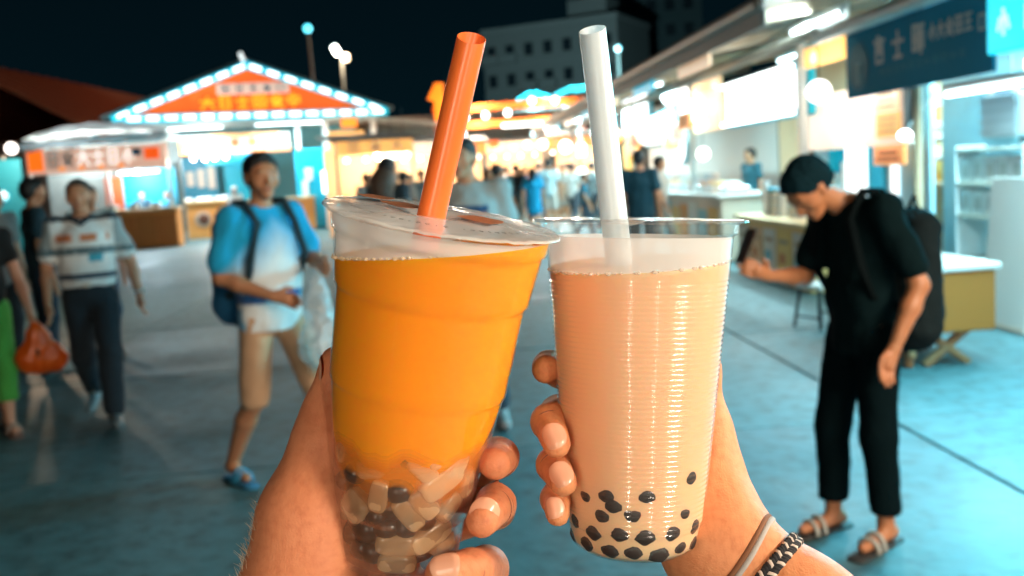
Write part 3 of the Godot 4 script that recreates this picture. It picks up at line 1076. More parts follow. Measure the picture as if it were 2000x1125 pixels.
func letter(owner_: Node3D, glyph: String, at: Vector3, size: Vector2, ink: Material, weight := 0.11) -> void:
	var key := [glyph, size, weight]
	if not letter_meshes.has(key):
		var s := Shape.new()
		var lift := 0.0
		for k in GLYPHS[glyph]:
			var a := Vector3((k[0] - 0.5) * size.x, (k[1] - 0.5) * size.y, 0)
			var b := Vector3((k[2] - 0.5) * size.x, (k[3] - 0.5) * size.y, 0)
			var w := size.y * weight
			lift += 0.0004
			s.add(brick_shape(Vector3(a.distance_to(b) + w * 0.9, w, 0.012 + lift)).moved(Transform3D(Basis(Vector3.BACK, (b - a).angle_to(Vector3.RIGHT) * (1.0 if b.y >= a.y else -1.0)), (a + b) / 2)))
		letter_meshes[key] = s.mesh()
	part(owner_, "letter", letter_meshes[key], ink, at)


func line_of(owner_: Node3D, glyphs: Array, from: Vector3, step: float, size: Vector2, ink: Material, weight := 0.11) -> void:
	for k in glyphs.size():
		letter(owner_, glyphs[k], from + Vector3(step * k, 0, 0), size, ink, weight)


func concrete(r: float, g: float, b: float, seed_: int, wet: float) -> StandardMaterial3D:
	var m := StandardMaterial3D.new()
	m.albedo_color = Color(r, g, b).linear_to_srgb()
	m.albedo_texture = noise_tex(0.035, [[0.0, grey(0.55)], [0.35, grey(0.84)], [0.6, grey(0.93)], [1.0, grey(1.0)]], 1024, false, seed_, 8)
	m.heightmap_enabled = true
	m.heightmap_texture = noise_tex(0.16, [], 512, false, seed_ + 9, 3)
	m.heightmap_scale = 0.25
	m.roughness_texture = noise_tex(0.006, [[0.0, grey(wet)], [0.4, grey(wet + 0.08)], [0.65, grey(0.58)], [1.0, grey(0.7)]], 512, false, seed_ + 5, 4)
	m.roughness = 1.0
	m.uv1_triplanar = true
	m.uv1_world_triplanar = true
	m.uv1_scale = Vector3.ONE * 0.17
	return m


func build_ground() -> void:
	var base := structure("ground", bx(Vector3(260, 0.1, 260)), concrete(0.05, 0.06, 0.065, 2, 0.5), Vector3(0, -0.075, -60))
	var tones := [concrete(0.058, 0.150, 0.165, 3, 0.50), concrete(0.048, 0.130, 0.148, 4, 0.46), concrete(0.068, 0.165, 0.178, 5, 0.52)]
	for i in 13:
		for j in 9:
			var s := -3.7 + i * 3.0 + 1.5
			var lat := -18.6 + j * 3.0 + 1.5
			var m: Material = tones[(i * 5 + j * 3 + i * j) % 3]
			var o := part(base, "slab", bx(Vector3(2.982, 0.07, 2.982), 0.006), m, Vector3.ZERO)
			o.position = row(s, lat, -0.035 + ((i * 7 + j * 3) % 3) * 0.0015) - base.position
			o.rotation.y = ROW_TURN


# ---------- the gabled pavilion ----------
func led(owner_: Node3D, at: Vector3, tilt: float) -> void:
	part(owner_, "led_module", boxes["led"], glow(0.85, 1.0, 1.0, 2.6), at, Vector3(0, 0, tilt))


func build_pavilion() -> void:
	var t := thing("food_pavilion", "gabled food pavilion with orange sign board outlined in white lights", "food stall", Vector3(-8.95, 0, -33.0), 0.33)
	var cream := paint(0.62, 0.56, 0.48)
	var white := paint(0.72, 0.74, 0.74)
	var teal := paint(0.0, 0.20, 0.34, 0.5)
	var cyan := paint(0.0, 0.36, 0.54, 0.5)
	var wood := paint(0.66, 0.31, 0.09, 0.5)
	boxes["led"] = bar([Vector3(-0.16, 0, 0), Vector3(-0.13, 0, 0.03), Vector3(0.13, 0, 0.03), Vector3(0.16, 0, 0)], 0.06, 8).mesh()
	var left := Vector2(-3.65, 4.05)
	var right := Vector2(5.05, 3.98)
	var top := Vector2(0.6, 5.62)
	# the gable sign
	var board := part(t, "gable_board", plate(PackedVector2Array([Vector2(-3.3, 4.1), Vector2(4.7, 4.05), top - Vector2(0, 0.12)]), 0.12), glow_paint(0.85, 0.12, 0.015, 0.55), Vector3(0, 0, 0.0))  # board glows a little in place of the led light falling on it
	var name_panel := part(board, "name_panel", bx(Vector3(2.35, 0.36, 0.05), 0.01), glow_paint(0.7, 0.5, 0.42, 0.5), Vector3(0.75, 4.86, 0.09))
	var ink := paint(0.02, 0.12, 0.2)
	for k in 5:
		letter(name_panel, ["field", "sun", "king", "eat", "mouth"][k], Vector3(-0.9 + k * 0.45, 0, 0.03), Vector2(0.28, 0.26), ink)
	for k in 6:
		letter(board, ["big", "sun", "scholar", "field", "eat", "middle"][k], Vector3(-0.75 + k * 0.56, 4.42, 0.075), Vector2(0.48, 0.40), glow_paint(0.95, 0.42, 0.02, 0.8), 0.16)
	for e in [[left, top], [right, top], [left + Vector2(0.3, -0.05), right + Vector2(0.1, -0.07)]]:
		var a: Vector2 = e[0]
		var b: Vector2 = e[1]
		var tilt := (b - a).angle()
		var mid := (a + b) / 2
		var rail := part(t, "light_rail", bx(Vector3(a.distance_to(b) + 0.2, 0.24, 0.07), 0.01), glow_paint(0.0, 0.55, 0.75, 0.5), Vector3(mid.x, mid.y, 0.11 if e[0] == left else (0.17 if e[0] == right else 0.23)), Vector3(0, 0, tilt))  # cyan fringe of the leds put into the rail as glowing paint
		var count := int(a.distance_to(b) / 0.54)
		for k in count:
			led(rail, Vector3((k - (count - 1) / 2.0) * a.distance_to(b) / count, 0, 0.06), 0.0)
	area(t, Vector3(0.7, 4.3, 0.5), Vector3(0, -0.5, 1), Vector2(8.0, 0.3), 10.0, Color(0.8, 0.97, 1.0))
	# roof, posts and floor of the stall
	for e in [[left, top, -1.0], [right, top, 1.0]]:
		var a: Vector2 = e[0]
		var b: Vector2 = e[1]
		var roof := part(t, "roof", bx(Vector3(a.distance_to(b) + 0.5, 0.1, 5.0), 0.01), paint(0.10, 0.13, 0.14), Vector3((a.x + b.x) / 2 + e[2] * 0.2, (a.y + b.y) / 2 + 0.12, -2.45), Vector3(0, 0, (b - a).angle() if e[2] < 0 else (a - b).angle()))
		for k in 8:
			part(roof, "roof_seam", bx(Vector3(a.distance_to(b) + 0.5, 0.05, 0.05)), paint(0.14, 0.17, 0.18), Vector3(0, 0.072, -2.3 + k * 0.65))
	part(t, "ceiling", bx(Vector3(8.4, 0.06, 4.8)), white, Vector3(0.7, 3.86, -2.5))
	part(t, "back_wall", bx(Vector3(8.4, 3.8, 0.1)), paint(0.12, 0.36, 0.42), Vector3(0.7, 1.9, -4.6))
	for x in [-2.25, 2.1, 3.05, 4.75]:
		part(t, "post", bx(Vector3(0.16, 3.85, 0.16), 0.02), white, Vector3(x, 1.925, -0.12))
	part(t, "fascia", bx(Vector3(8.6, 0.22, 0.1), 0.01), paint(0.45, 0.5, 0.5), Vector3(0.7, 3.77, 0.02))
	# picture menu under the fascia
	var menu := part(t, "picture_menu", bx(Vector3(4.1, 0.62, 0.08), 0.01), glow_paint(0.42, 0.35, 0.30, 0.2), Vector3(-0.25, 3.08, 0.05))
	part(menu, "menu_border", bx(Vector3(4.1, 0.08, 0.03)), glow_paint(0.6, 0.16, 0.03, 0.4), Vector3(0, -0.29, 0.05))
	part(menu, "menu_border", bx(Vector3(2.2, 0.1, 0.03)), glow_paint(0.6, 0.24, 0.06, 0.4), Vector3(0.6, 0.27, 0.05))
	var dish := [Color(0.85, 0.42, 0.04), Color(0.75, 0.55, 0.32), Color(0.5, 0.5, 0.4), Color(0.5, 0.08, 0.02), Color(0.32, 0.18, 0.05), Color(0.36, 0.26, 0.12)]
	for k in 6:
		var c: Color = dish[k]
		part(menu, "dish_picture", bar([Vector3(0, 0, 0), Vector3(0, 0, 0.02)], 0.15 if k else 0.17, 16).mesh(), paint(c.r, c.g, c.b), Vector3(-1.5 + k * 0.58, 0.02, 0.05))
	part(menu, "dish_picture", bx(Vector3(0.2, 0.3, 0.02)), paint(0.9, 0.5, 0.03), Vector3(-1.5, -0.14, 0.05))
	# counters
	var counter := part(t, "counter", bx(Vector3(2.1, 1.18, 0.7), 0.02), wood, Vector3(-1.22, 0.59, 0.15))
	part(counter, "counter_top", bx(Vector3(2.2, 0.06, 0.85), 0.01), paint(0.62, 0.42, 0.22), Vector3(0, 0.62, 0))
	part(counter, "emblem", bar([Vector3(0, 0, 0), Vector3(0, 0, 0.015)], 0.26, 20).mesh(), paint(0.45, 0.36, 0.30), Vector3(-0.05, 0.05, 0.35))
	part(counter, "emblem", bar([Vector3(0, 0, 0), Vector3(0, 0, 0.03)], 0.17, 16).mesh(), paint(0.10, 0.035, 0.02), Vector3(-0.02, 0.05, 0.35))
	counter = part(t, "counter", bx(Vector3(2.4, 1.1, 0.7), 0.02), wood, Vector3(1.2, 0.55, 0.1))
	part(counter, "counter_top", bx(Vector3(2.5, 0.06, 0.85), 0.01), paint(0.62, 0.42, 0.22), Vector3(0, 0.58, 0))
	counter = part(t, "counter", bx(Vector3(2.0, 1.0, 0.7), 0.02), paint(0.62, 0.50, 0.42), Vector3(3.8, 0.5, 0.25))
	for k in 3:
		part(counter, "menu_card", bx(Vector3(0.42, 0.5, 0.02)), glow_paint(0.9, 0.42 + 0.1 * k, 0.25, 0.4), Vector3(-0.6 + k * 0.6, 0.1, 0.36))
	# what stands inside: teal panels, white cabinet, drinks machine
	part(t, "teal_panel", bx(Vector3(1.5, 2.3, 0.08), 0.01), teal, Vector3(-1.35, 1.55, -1.6))
	part(t, "teal_panel", bx(Vector3(1.6, 2.2, 0.08), 0.01), cyan, Vector3(0.45, 1.75, -1.7))
	part(t, "teal_panel", bx(Vector3(2.0, 0.3, 0.5), 0.01), cyan, Vector3(0.0, 2.55, -1.2))
	for k in 3:
		part(t, "hanging_sign", bx(Vector3(0.24, 0.5 + 0.12 * k, 0.05)), paint(0.55, 0.5, 0.45), Vector3(-1.5 + 0.35 * k, 2.0, -1.5))
	var cabinet := part(t, "cabinet", bx(Vector3(1.15, 2.7, 0.5), 0.02), cyan, Vector3(2.52, 1.4, -0.05))
	part(cabinet, "white_panel", bx(Vector3(0.25, 0.42, 0.03), 0.01), white, Vector3(-0.2, 0.5, 0.26))
	part(cabinet, "white_panel", bx(Vector3(0.2, 0.6, 0.03), 0.01), white, Vector3(-0.35, 0.0, 0.26))
	part(cabinet, "lamp_strip", bx(Vector3(0.13, 0.75, 0.05), 0.02), glow(0.9, 1.0, 1.0, 3.0), Vector3(0.3, 0.2, 0.28))
	part(t, "side_panel", bx(Vector3(1.3, 1.5, 0.06), 0.01), paint(0.75, 0.48, 0.2), Vector3(3.85, 2.6, -0.6))
	part(t, "lamp_strip", bx(Vector3(0.75, 0.13, 0.06), 0.03), glow(1.0, 1.0, 1.0, 3.0), Vector3(3.5, 2.35, 0.1))
	part(t, "orange_panel", bx(Vector3(0.55, 0.3, 0.06), 0.01), glow_paint(0.9, 0.25, 0.02, 0.8), Vector3(3.85, 3.58, 0.2))
	part(t, "eave", bx(Vector3(2.2, 0.12, 1.6), 0.01), paint(0.35, 0.36, 0.34), Vector3(6.0, 3.55, -0.7), Vector3(0, 0, -0.13))
	for k in 3:
		part(t, "tray", bx(Vector3(0.5, 0.09, 0.35), 0.02), white, Vector3(-1.8 + k * 0.62, 1.3, 0.2))
	var mast := part(t, "ridge_lamp", bar([Vector3(0, 0, 0), Vector3(-0.13, 0.32, 0.1)], 0.07, 10).mesh(), glow(0.85, 0.95, 0.95, 0.8), Vector3(0.55, 5.7, 0.1))
	mast.name = "ridge_lamp"
	# lamps of the pavilion
	tube_lamp("white tube lamp under the pavilion fascia, left of the pair", t.transform * Vector3(-1.35, 3.58, 0.8), 0.33, 1.9, 18.0, "tubes under the pavilion fascia", 6.0, Color(0.8, 0.97, 1.0))
	tube_lamp("white tube lamp under the pavilion fascia, right of the pair", t.transform * Vector3(1.75, 3.6, 0.8), 0.33, 2.2, 18.0, "tubes under the pavilion fascia", 6.0, Color(0.8, 0.97, 1.0))
	for k in 4:
		var b := one("pendant_bulb", ball(Vector3.ONE * 0.085, 12).mesh(), glow(1, 1, 1, 4.5), "round white bulb hanging before the picture menu, number %s from the left" % ["one", "two", "three", "four"][k], "bulb", t.transform * Vector3(-1.4 + k * 0.34, 2.62, 0.9), 0.0, "bulbs under the picture menu")
		part(b, "cord", bar([Vector3(0, 0.08, 0), Vector3(0, 0.98, -0.7)], 0.008, 5).mesh(), paint(0.05, 0.05, 0.05))
	bulb_light(t, Vector3(-0.9, 2.45, 1.0), 6.0, Color(1, 0.98, 0.95))
	bulb_light(t, Vector3(0.2, 2.9, -1.0), 2.0, Color(0.8, 0.97, 1))
	bulb_light(t, Vector3(3.6, 2.6, 0.4), 1.5, Color(1, 0.85, 0.7))
	# the folded parasol beside it
	var sun := thing("folded_parasol", "folded blue parasol standing right of the pavilion counters", "parasol", t.transform * Vector3(4.6, 0, 0.7))
	part(sun, "pole", bar([Vector3(0, 0, 0), Vector3(0, 3.15, 0)], 0.025, 8).mesh(), white)
	part(sun, "canopy", bar([Vector3(0, 0.95, 0), Vector3(0, 1.1, 0), Vector3(0, 1.9, 0), Vector3(0, 3.05, 0)], [0.1, 0.19, 0.16, 0.03], 9).mesh(), paint(0.0, 0.16, 0.42, 0.7))
	part(sun, "base", bx(Vector3(0.45, 0.12, 0.45), 0.03), paint(0.2, 0.2, 0.2), Vector3(0, 0.06, 0))

	# the wing to the left: awning, tarpaulin, long sign, counter
	var w := thing("awning_stall", "side stall with white awning, blue tarpaulin and long orange sign", "food stall", Vector3(-11.9, 0, -29.2), 0.12)
	var cloth := PackedVector3Array()
	for r in 9:
		for k in 15:
			var u := (k - 7) / 7.0
			var v := r / 8.0
			cloth.append(Vector3(u * 2.05, 3.28 + 0.5 * sqrt(maxf(0, 1 - u * u * 0.95)) * sin(PI * (0.15 + v * 0.7)) + 0.03 * sin(k * 2.3), 0.55 - v * 1.8))
	part(w, "awning", sheet(cloth, 15, false).mesh(), two_sided(0.66, 0.67, 0.64))
	cloth = PackedVector3Array()
	for r in 6:
		for k in 21:
			var u := (k - 10) / 10.0
			cloth.append(Vector3(u * 2.05, 3.32 - 0.28 * (r / 5.0) * (0.75 + 0.25 * sin(k * 1.1)) + 0.08 * u, 0.62 + 0.05 * sin(k * 0.9 + r)))
	part(w, "tarpaulin", sheet(cloth, 21, false).mesh(), two_sided(0.0, 0.32, 0.52))
	var sign_ := part(w, "long_sign", bx(Vector3(3.9, 0.72, 0.12), 0.01), glow_paint(0.80, 0.50, 0.38, 0.5), Vector3(0.02, 2.68, 0.5))
	part(sign_, "sign_panel", bx(Vector3(0.42, 0.6, 0.02)), glow_paint(0.95, 0.16, 0.01, 0.8), Vector3(-1.7, 0.04, 0.07))
	part(sign_, "sign_panel", bx(Vector3(0.42, 0.34, 0.02)), glow_paint(0.85, 0.10, 0.01, 0.7), Vector3(1.55, 0.08, 0.07))
	part(sign_, "sign_panel", bx(Vector3(0.26, 0.2, 0.02)), paint(0.0, 0.12, 0.3), Vector3(1.12, 0.14, 0.07))
	for k in 6:
		letter(sign_, ["field", "eat", "big", "scholar", "sun", "small"][k], Vector3(-1.22 + k * 0.42, 0.06, 0.066), Vector2(0.34, 0.46), paint(0.75, 0.8, 0.8) if k < 2 else glow_paint(0.9, 0.85, 0.8, 0.9), 0.12)
	for k in 4:
		part(sign_, "sign_panel", bx(Vector3(0.16, 0.12, 0.02)), glow_paint(0.95, 0.3, 0.06, 0.7), Vector3(-1.0 + k * 0.55, -0.22, 0.07))
	for x in [-1.95, 0.2, 1.95]:
		part(w, "post", bx(Vector3(0.1, 3.3, 0.1), 0.02), paint(0.5, 0.5, 0.48), Vector3(x, 1.65, 0.3))
	counter = part(w, "counter", bx(Vector3(2.4, 1.08, 0.7), 0.02), wood, Vector3(0.95, 0.54, 0.45))
	part(counter, "counter_top", bx(Vector3(2.5, 0.07, 0.85), 0.01), paint(0.62, 0.42, 0.24), Vector3(0, 0.57, 0))
	for k in 4:
		part(counter, "front_board", bx(Vector3(0.56, 0.9, 0.03), 0.006), paint(0.46 + 0.03 * (k % 2), 0.20, 0.06), Vector3(-0.88 + k * 0.59, -0.03, 0.36))
	part(w, "orange_panel", bx(Vector3(0.5, 1.0, 0.06)), paint(0.45, 0.08, 0.02), Vector3(0.1, 1.65, -0.6))
	part(w, "teal_panel", bx(Vector3(1.6, 1.15, 0.06)), paint(0.0, 0.34, 0.50), Vector3(1.1, 1.75, -0.7))
	part(w, "back_wall", bx(Vector3(4.0, 3.2, 0.08)), paint(0.22, 0.26, 0.26), Vector3(0, 1.6, -1.3))
	for k in 3:
		part(w, "food_pan", bar([Vector3(0, 0, 0), Vector3(0, 0.16, 0)], [0.14, 0.17], 12).mesh(), paint(0.45, 0.47, 0.48, 0.3, 0.8), Vector3(0.3 + k * 0.6, 1.15, 0.45))
	bulb_light(w, Vector3(1.0, 2.15, 0.0), 5.0, Color(0.9, 0.97, 1))
	bulb_light(w, Vector3(-0.9, 2.9, -0.3), 3.5, Color(0.95, 1, 1))  # added light under the awning, to make its cloth look lit
	part(w, "lamp_globe", ball(Vector3.ONE * 0.06, 10).mesh(), glow(1, 1, 1, 3.0), Vector3(-0.9, 2.9, -0.3))  # globe added to go with the light that brightens the awning
	part(w, "lamp_strip", bx(Vector3(1.2, 0.06, 0.06), 0.02), glow(0.9, 1, 1, 5.0), Vector3(1.0, 2.24, 0.0))


func two_sided(r: float, g: float, b: float) -> StandardMaterial3D:
	var m := StandardMaterial3D.new()
	m.albedo_color = Color(r, g, b).linear_to_srgb()
	m.roughness = 0.75
	m.cull_mode = BaseMaterial3D.CULL_DISABLED
	m.backlight_enabled = true
	m.backlight = Color(0.5, 0.5, 0.5)
	return m


# glowing paint for sign boxes, and for parts given a glow in place of lamplight
func glow_paint(r: float, g: float, b: float, energy: float) -> StandardMaterial3D:
	var key := "sign %f %f %f %f" % [r, g, b, energy]
	if not mats.has(key):
		var m := StandardMaterial3D.new()
		m.albedo_color = Color(r, g, b).linear_to_srgb()
		m.roughness = 0.4
		m.emission_enabled = true
		m.emission = Color(r, g, b).linear_to_srgb()
		m.emission_energy_multiplier = energy
		mats[key] = m
	return mats[key]


# ---------- the row of stalls on the right ----------
func build_row() -> void:
	var steel := paint(0.42, 0.44, 0.43, 0.4, 0.3)
	var white := paint(0.74, 0.75, 0.74)
	var cream := paint(0.78, 0.56, 0.34)
	# the long roof over the far stalls, and the lower awning over the near ones
	var t := facade("stall_roof", "long corrugated roof over the far food stalls on the right", "roof", 18.0, 3.0, 0.0)
	var sheet_pts := PackedVector3Array()
	for r in 2:
		for k in 241:
			sheet_pts.append(Vector3(-15.0 + k * 0.1, 2.98 + r * 0.55 + 0.02 * cos(k * PI), -r * 3.6))
	part(t, "roof_sheet", sheet(sheet_pts, 241, false).mesh(), two_sided(0.16, 0.14, 0.12))
	part(t, "gutter", bar([Vector3(-15, 2.92, 0.04), Vector3(9.0, 2.92, 0.04)], 0.07, 8).mesh(), paint(0.30, 0.29, 0.26, 0.5))
	part(t, "fascia", bx(Vector3(24, 0.16, 0.05), 0.01), paint(0.26, 0.28, 0.27), Vector3(-3.0, 2.79, 0.0))
	part(t, "rail", bar([Vector3(-15, 2.6, -0.4), Vector3(9.2, 2.6, -0.4)], 0.05, 8).mesh(), paint(0.60, 0.56, 0.48))
	for k in 9:
		part(t, "rafter", bx(Vector3(0.08, 0.12, 3.6), 0.01), paint(0.45, 0.36, 0.26), Vector3(-14.0 + k * 2.8, 3.13, -1.8), Vector3(0.152, 0, 0))
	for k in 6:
		part(t, "glow_strip", bx(Vector3(1.5, 0.2, 0.04), 0.01), glow_paint(0.0, 0.42, 0.60, 0.55) if k % 2 == 0 else glow_paint(0.75, 0.5, 0.32, 0.4), Vector3(-9.5 + k * 3.1, 2.69, -0.1))  # strips of cloth along the roof edge, lamplight on them put in as glow
	for k in 5:
		part(t, "post", bx(Vector3(0.1, 2.9, 0.1), 0.02), steel, Vector3(-14 + k * 5.2, 1.45, -1.15))
	t = facade("awning", "lower grey awning with tubular front rail over the near stalls", "awning", 3.5, 3.4)
	sheet_pts = PackedVector3Array()
	for r in 2:
		for k in 105:
			sheet_pts.append(Vector3(-5.2 + k * 0.1, 2.6 + r * 0.3 + 0.012 * cos(k * PI), -r * 2.6))
	part(t, "roof_sheet", sheet(sheet_pts, 105, false).mesh(), two_sided(0.07, 0.19, 0.24))
	part(t, "front_rail", bar([Vector3(-5.3, 2.55, 0), Vector3(5.2, 2.55, 0)], 0.05, 10).mesh(), paint(0.50, 0.54, 0.52, 0.4))
	for k in 5:
		part(t, "rafter", bx(Vector3(0.06, 0.08, 2.6), 0.01), steel, Vector3(-4.9 + k * 2.4, 2.7, -1.3), Vector3(0.115, 0, 0))
	for k in 3:
		part(t, "post", bx(Vector3(0.08, 2.6, 0.08), 0.01), steel, Vector3(-4.9 + k * 4.9, 1.3, -2.4))
	# back walls of the row
	t = facade("stall_wall", "pale back wall of the near stall behind the shelves", "wall", 6.2, 5.4)
	part(t, "panel", bx(Vector3(8.2, 2.8, 0.1)), paint(0.38, 0.66, 0.74), Vector3(0, 1.4, 0))
	t = facade("stall_wall", "warm cream back wall of the stalls behind the yellow counter", "wall", 14.4, 6.4)
	part(t, "panel", bx(Vector3(8.0, 3.2, 0.1)), cream, Vector3(0, 1.6, 0))
	t = facade("stall_wall", "white back wall of the farthest stalls on the right", "wall", 24.5, 6.4)
	part(t, "panel", bx(Vector3(12.0, 3.2, 0.1)), paint(0.6, 0.58, 0.54), Vector3(0, 1.6, 0))
	t = facade("partition", "white partition with blue edge beside the leaning prop", "partition", 9.3, 4.5)
	part(t, "panel", bx(Vector3(0.9, 2.3, 0.05), 0.01), paint(0.42, 0.72, 0.80), Vector3(0, 1.15, 0))
	part(t, "edge_strip", bx(Vector3(0.07, 2.3, 0.06), 0.01), paint(0.0, 0.42, 0.62), Vector3(-0.49, 1.15, 0.01))
	part(t, "lit_strip", bx(Vector3(0.14, 0.9, 0.03), 0.01), glow(0.95, 1, 1, 1.2), Vector3(-0.22, 1.1, 0.05)).name = "lamp_strip"
	# banner and cyan sign under the near awning
	t = facade("shop_banner", "dark teal shop banner with a row of pale characters", "banner", 7.45, 3.62, 1.98)
	var face := part(t, "cloth", bx(Vector3(2.35, 0.56, 0.03), 0.005), paint(0.0, 0.20, 0.32, 0.95), Vector3(0, 0.28, 0))
	var ink := paint(0.66, 0.58, 0.54)
	line_of(face, ["speech", "scholar", "teacher"], Vector3(-0.5, 0.07, 0.012), 0.33, Vector2(0.19, 0.22), ink, 0.13)
	line_of(face, ["small", "big", "eat", "field", "king"], Vector3(0.38, 0.09, 0.012), 0.125, Vector2(0.105, 0.12), ink, 0.13)
	line_of(face, ["mouth"], Vector3(1.05, 0.06, 0.012), 0.12, Vector2(0.09, 0.12), ink, 0.13)
	for k in 11:
		letter(face, ["dash", "sun", "mouth"][k % 3], Vector3(-0.45 + k * 0.125, -0.11, 0.012), Vector2(0.085, 0.05), paint(0.0, 0.24, 0.32), 0.2)
	part(face, "emblem", bar([Vector3(0, 0, 0), Vector3(0, 0, 0.008)], 0.2, 24).mesh(), paint(0.0, 0.16, 0.22), Vector3(-0.9, -0.02, 0.014))
	part(face, "emblem", bx(Vector3(0.08, 0.18, 0.02), 0.02), paint(0.12, 0.30, 0.34), Vector3(-0.9, -0.08, 0.02))
	for x in [-1.1, 0.0, 1.1]:
		part(t, "hook", bar([Vector3(x, 0.55, 0), Vector3(x, 0.6, -0.1)], 0.01, 6).mesh(), steel)
	t = facade("light_box_sign", "bright cyan light box sign at the right edge", "sign", 5.2, 3.58, 2.08)
	face = part(t, "sign_face", bx(Vector3(2.0, 0.36, 0.12), 0.01), glow_paint(0.0, 0.62, 0.80, 1.0), Vector3(0, 0.18, 0))
	line_of(face, ["small", "mouth", "big", "eat", "sun"], Vector3(-0.8, 0.0, 0.062), 0.3, Vector2(0.14, 0.16), glow_paint(0.5, 0.9, 0.95, 1.0), 0.14)
	area(t, Vector3(0.3, 0.18, 0.1), Vector3(0.75, -0.9, 0.6), Vector2(1.4, 0.36), 22.0, Color(0.0, 0.88, 1.0))
	t = facade("strip_lamp", "white glowing lamp panel under the cyan sign", "lamp", 5.0, 3.6, 1.93)
	part(t, "lamp_face", bx(Vector3(1.7, 0.1, 0.1), 0.02), glow(0.95, 1, 1, 4.0), Vector3(0, 0.05, 0))
	tube_lamp("white tube lamp below the teal banner at the right edge", row(5.7, 3.62, 1.88), ROW_TURN - PI / 2, 2.4, 7.0, "tubes along the right row", 6.0, Color(0.72, 0.96, 1.0))
	tube_lamp("added cool tube lamp that brightens the near stall over the shelf unit", row(7.6, 4.75, 2.45), ROW_TURN - PI / 2, 2.2, 14.0, "tubes along the right row", 6.0, Color(0.70, 0.95, 1.0))  # tube added only to brighten the wall behind the shelves
	# lamps along the row
	var where := ["nearest the viewer, over the near awning", "over the wooden bench", "above the orange sign", "above the white screen", "over the display counters", "over the farthest stalls", "at the far end of the row"]
	var spots := [[-1.6, 3.0, 2.35, 23.0], [1.6, 3.0, 2.35, 17.0], [9.7, 3.75, 2.80, 8.0], [13.2, 5.0, 2.9, 20.0], [17.8, 3.75, 2.86, 26.0], [22.6, 3.75, 2.86, 26.0], [27.5, 3.75, 2.86, 30.0]]
	for k in spots.size():
		var a: Array = spots[k]
		t = tube_lamp("white tube lamp of the right row, " + where[k], row(a[0], a[1], a[2]), ROW_TURN - PI / 2, 2.4 if k != 2 else 1.3, 0.0 if k < 3 else a[3], "tubes along the right row", 6.0, Color(1.0, 0.93, 0.85) if k < 2 else Color(0.74, 0.96, 1.0))
		if k < 3:  # hung with its back to the stall, so that it shines out on the square
			part(t, "reflector", bx(Vector3(2.5 if k < 2 else 1.4, 0.14, 0.012), 0.004), paint(0.75, 0.75, 0.72), Vector3(0, 0.02, -0.05))
			area(t, Vector3(0, 0, 0.03), Vector3(-0.4 if k == 0 else -0.15, -0.3, 1), Vector2(2.4 if k < 2 else 1.3, 0.05), a[3], Color(1.0, 0.92, 0.82) if k < 2 else Color(0.85, 0.98, 1.0))
	# white screen with tube lamps along both edges
	t = facade("menu_screen", "large glowing white menu screen with blue frame", "screen", 13.0, 4.25, 2.02)
	part(t, "frame", bx(Vector3(3.35, 0.66, 0.1), 0.02), paint(0.0, 0.35, 0.48), Vector3(0.12, 0.28, -0.03))
	face = part(t, "screen_face", bx(Vector3(2.9, 0.46, 0.04), 0.01), glow(0.97, 1, 1, 1.5), Vector3(0, 0.28, 0.04))
	for a in [[-0.3, 0.19, 0.7], [0.9, 0.17, 0.5], [0.2, -0.19, 0.9], [0.0, -0.02, 0.08]]:
		part(face, "text_line", bx(Vector3(a[2], 0.018, 0.004)), paint(0.0, 0.30, 0.42), Vector3(a[0], a[1], 0.022))
	for y in [0.0, 0.55]:
		part(t, "lamp_tube", bar([Vector3(-1.5, y, 0.1), Vector3(1.5, y, 0.1)], 0.025, 8).mesh(), glow(0.95, 1, 1, 4.5))
	area(t, Vector3(0, 0.28, 0.16), Vector3(0, -0.2, 1), Vector2(2.9, 0.5), 4.0, Color(0.95, 1, 1))
	t = facade("signboard", "small orange signboard above the round lantern", "sign", 10.6, 4.2, 2.6)
	part(t, "board", bx(Vector3(1.15, 0.22, 0.06), 0.01), glow_paint(0.95, 0.52, 0.14, 0.9))
	part(t, "lamp_disc", bar([Vector3(0, 0, 0.03), Vector3(0, 0, 0.05)], 0.07, 14).mesh(), glow_paint(1, 0.8, 0.6, 1.0), Vector3(-0.25, -0.02, 0))
	t = thing("paper_lantern", "round white paper lantern glowing beside the white screen", "lantern", row(10.3, 4.0, 2.17))
	part(t, "lantern_shade", ball(Vector3(0.13, 0.125, 0.13), 16).mesh(), glow(1, 0.98, 0.95, 2.5))
	part(t, "cord", bar([Vector3(0, 0.12, 0), Vector3(0, 0.75, 0)], 0.006, 5).mesh(), paint(0.05, 0.05, 0.05))
	bulb_light(t, Vector3(0, 0, 0), 1.0, Color(1, 0.96, 0.9), 0.1)
	# panels and menus between banner and screen
	t = facade("menu_wall", "cream menu wall with orange menus under the signboard", "menu board", 10.25, 4.35, 1.55)
	part(t, "board", bx(Vector3(2.6, 0.62, 0.06), 0.01), glow_paint(0.85, 0.72, 0.62, 0.35), Vector3(0, 0.31, 0))
	for a in [[0.9, 0.44, 0.5, 0.2, 0.9, 0.62, 0.3], [0.92, 0.2, 0.5, 0.24, 0.9, 0.48, 0.10]]:
		var p := part(t, "menu_sheet", bx(Vector3(a[2], a[3], 0.02)), glow_paint(a[4], a[5], a[6], 0.4), Vector3(a[0], a[1], 0.045))
		for k in 3:
			part(p, "text_line", bx(Vector3(a[2] * 0.7, 0.02, 0.006)), paint(0.7, 0.35, 0.12), Vector3(0, 0.06 - k * 0.06, 0.012))
	t = facade("menu_board", "orange price board hanging below the cream menu wall", "menu board", 9.3, 4.3, 1.36)
	part(t, "board", bx(Vector3(0.65, 0.2, 0.04), 0.01), glow_paint(0.92, 0.32, 0.09, 0.5), Vector3(0, 0.1, 0))
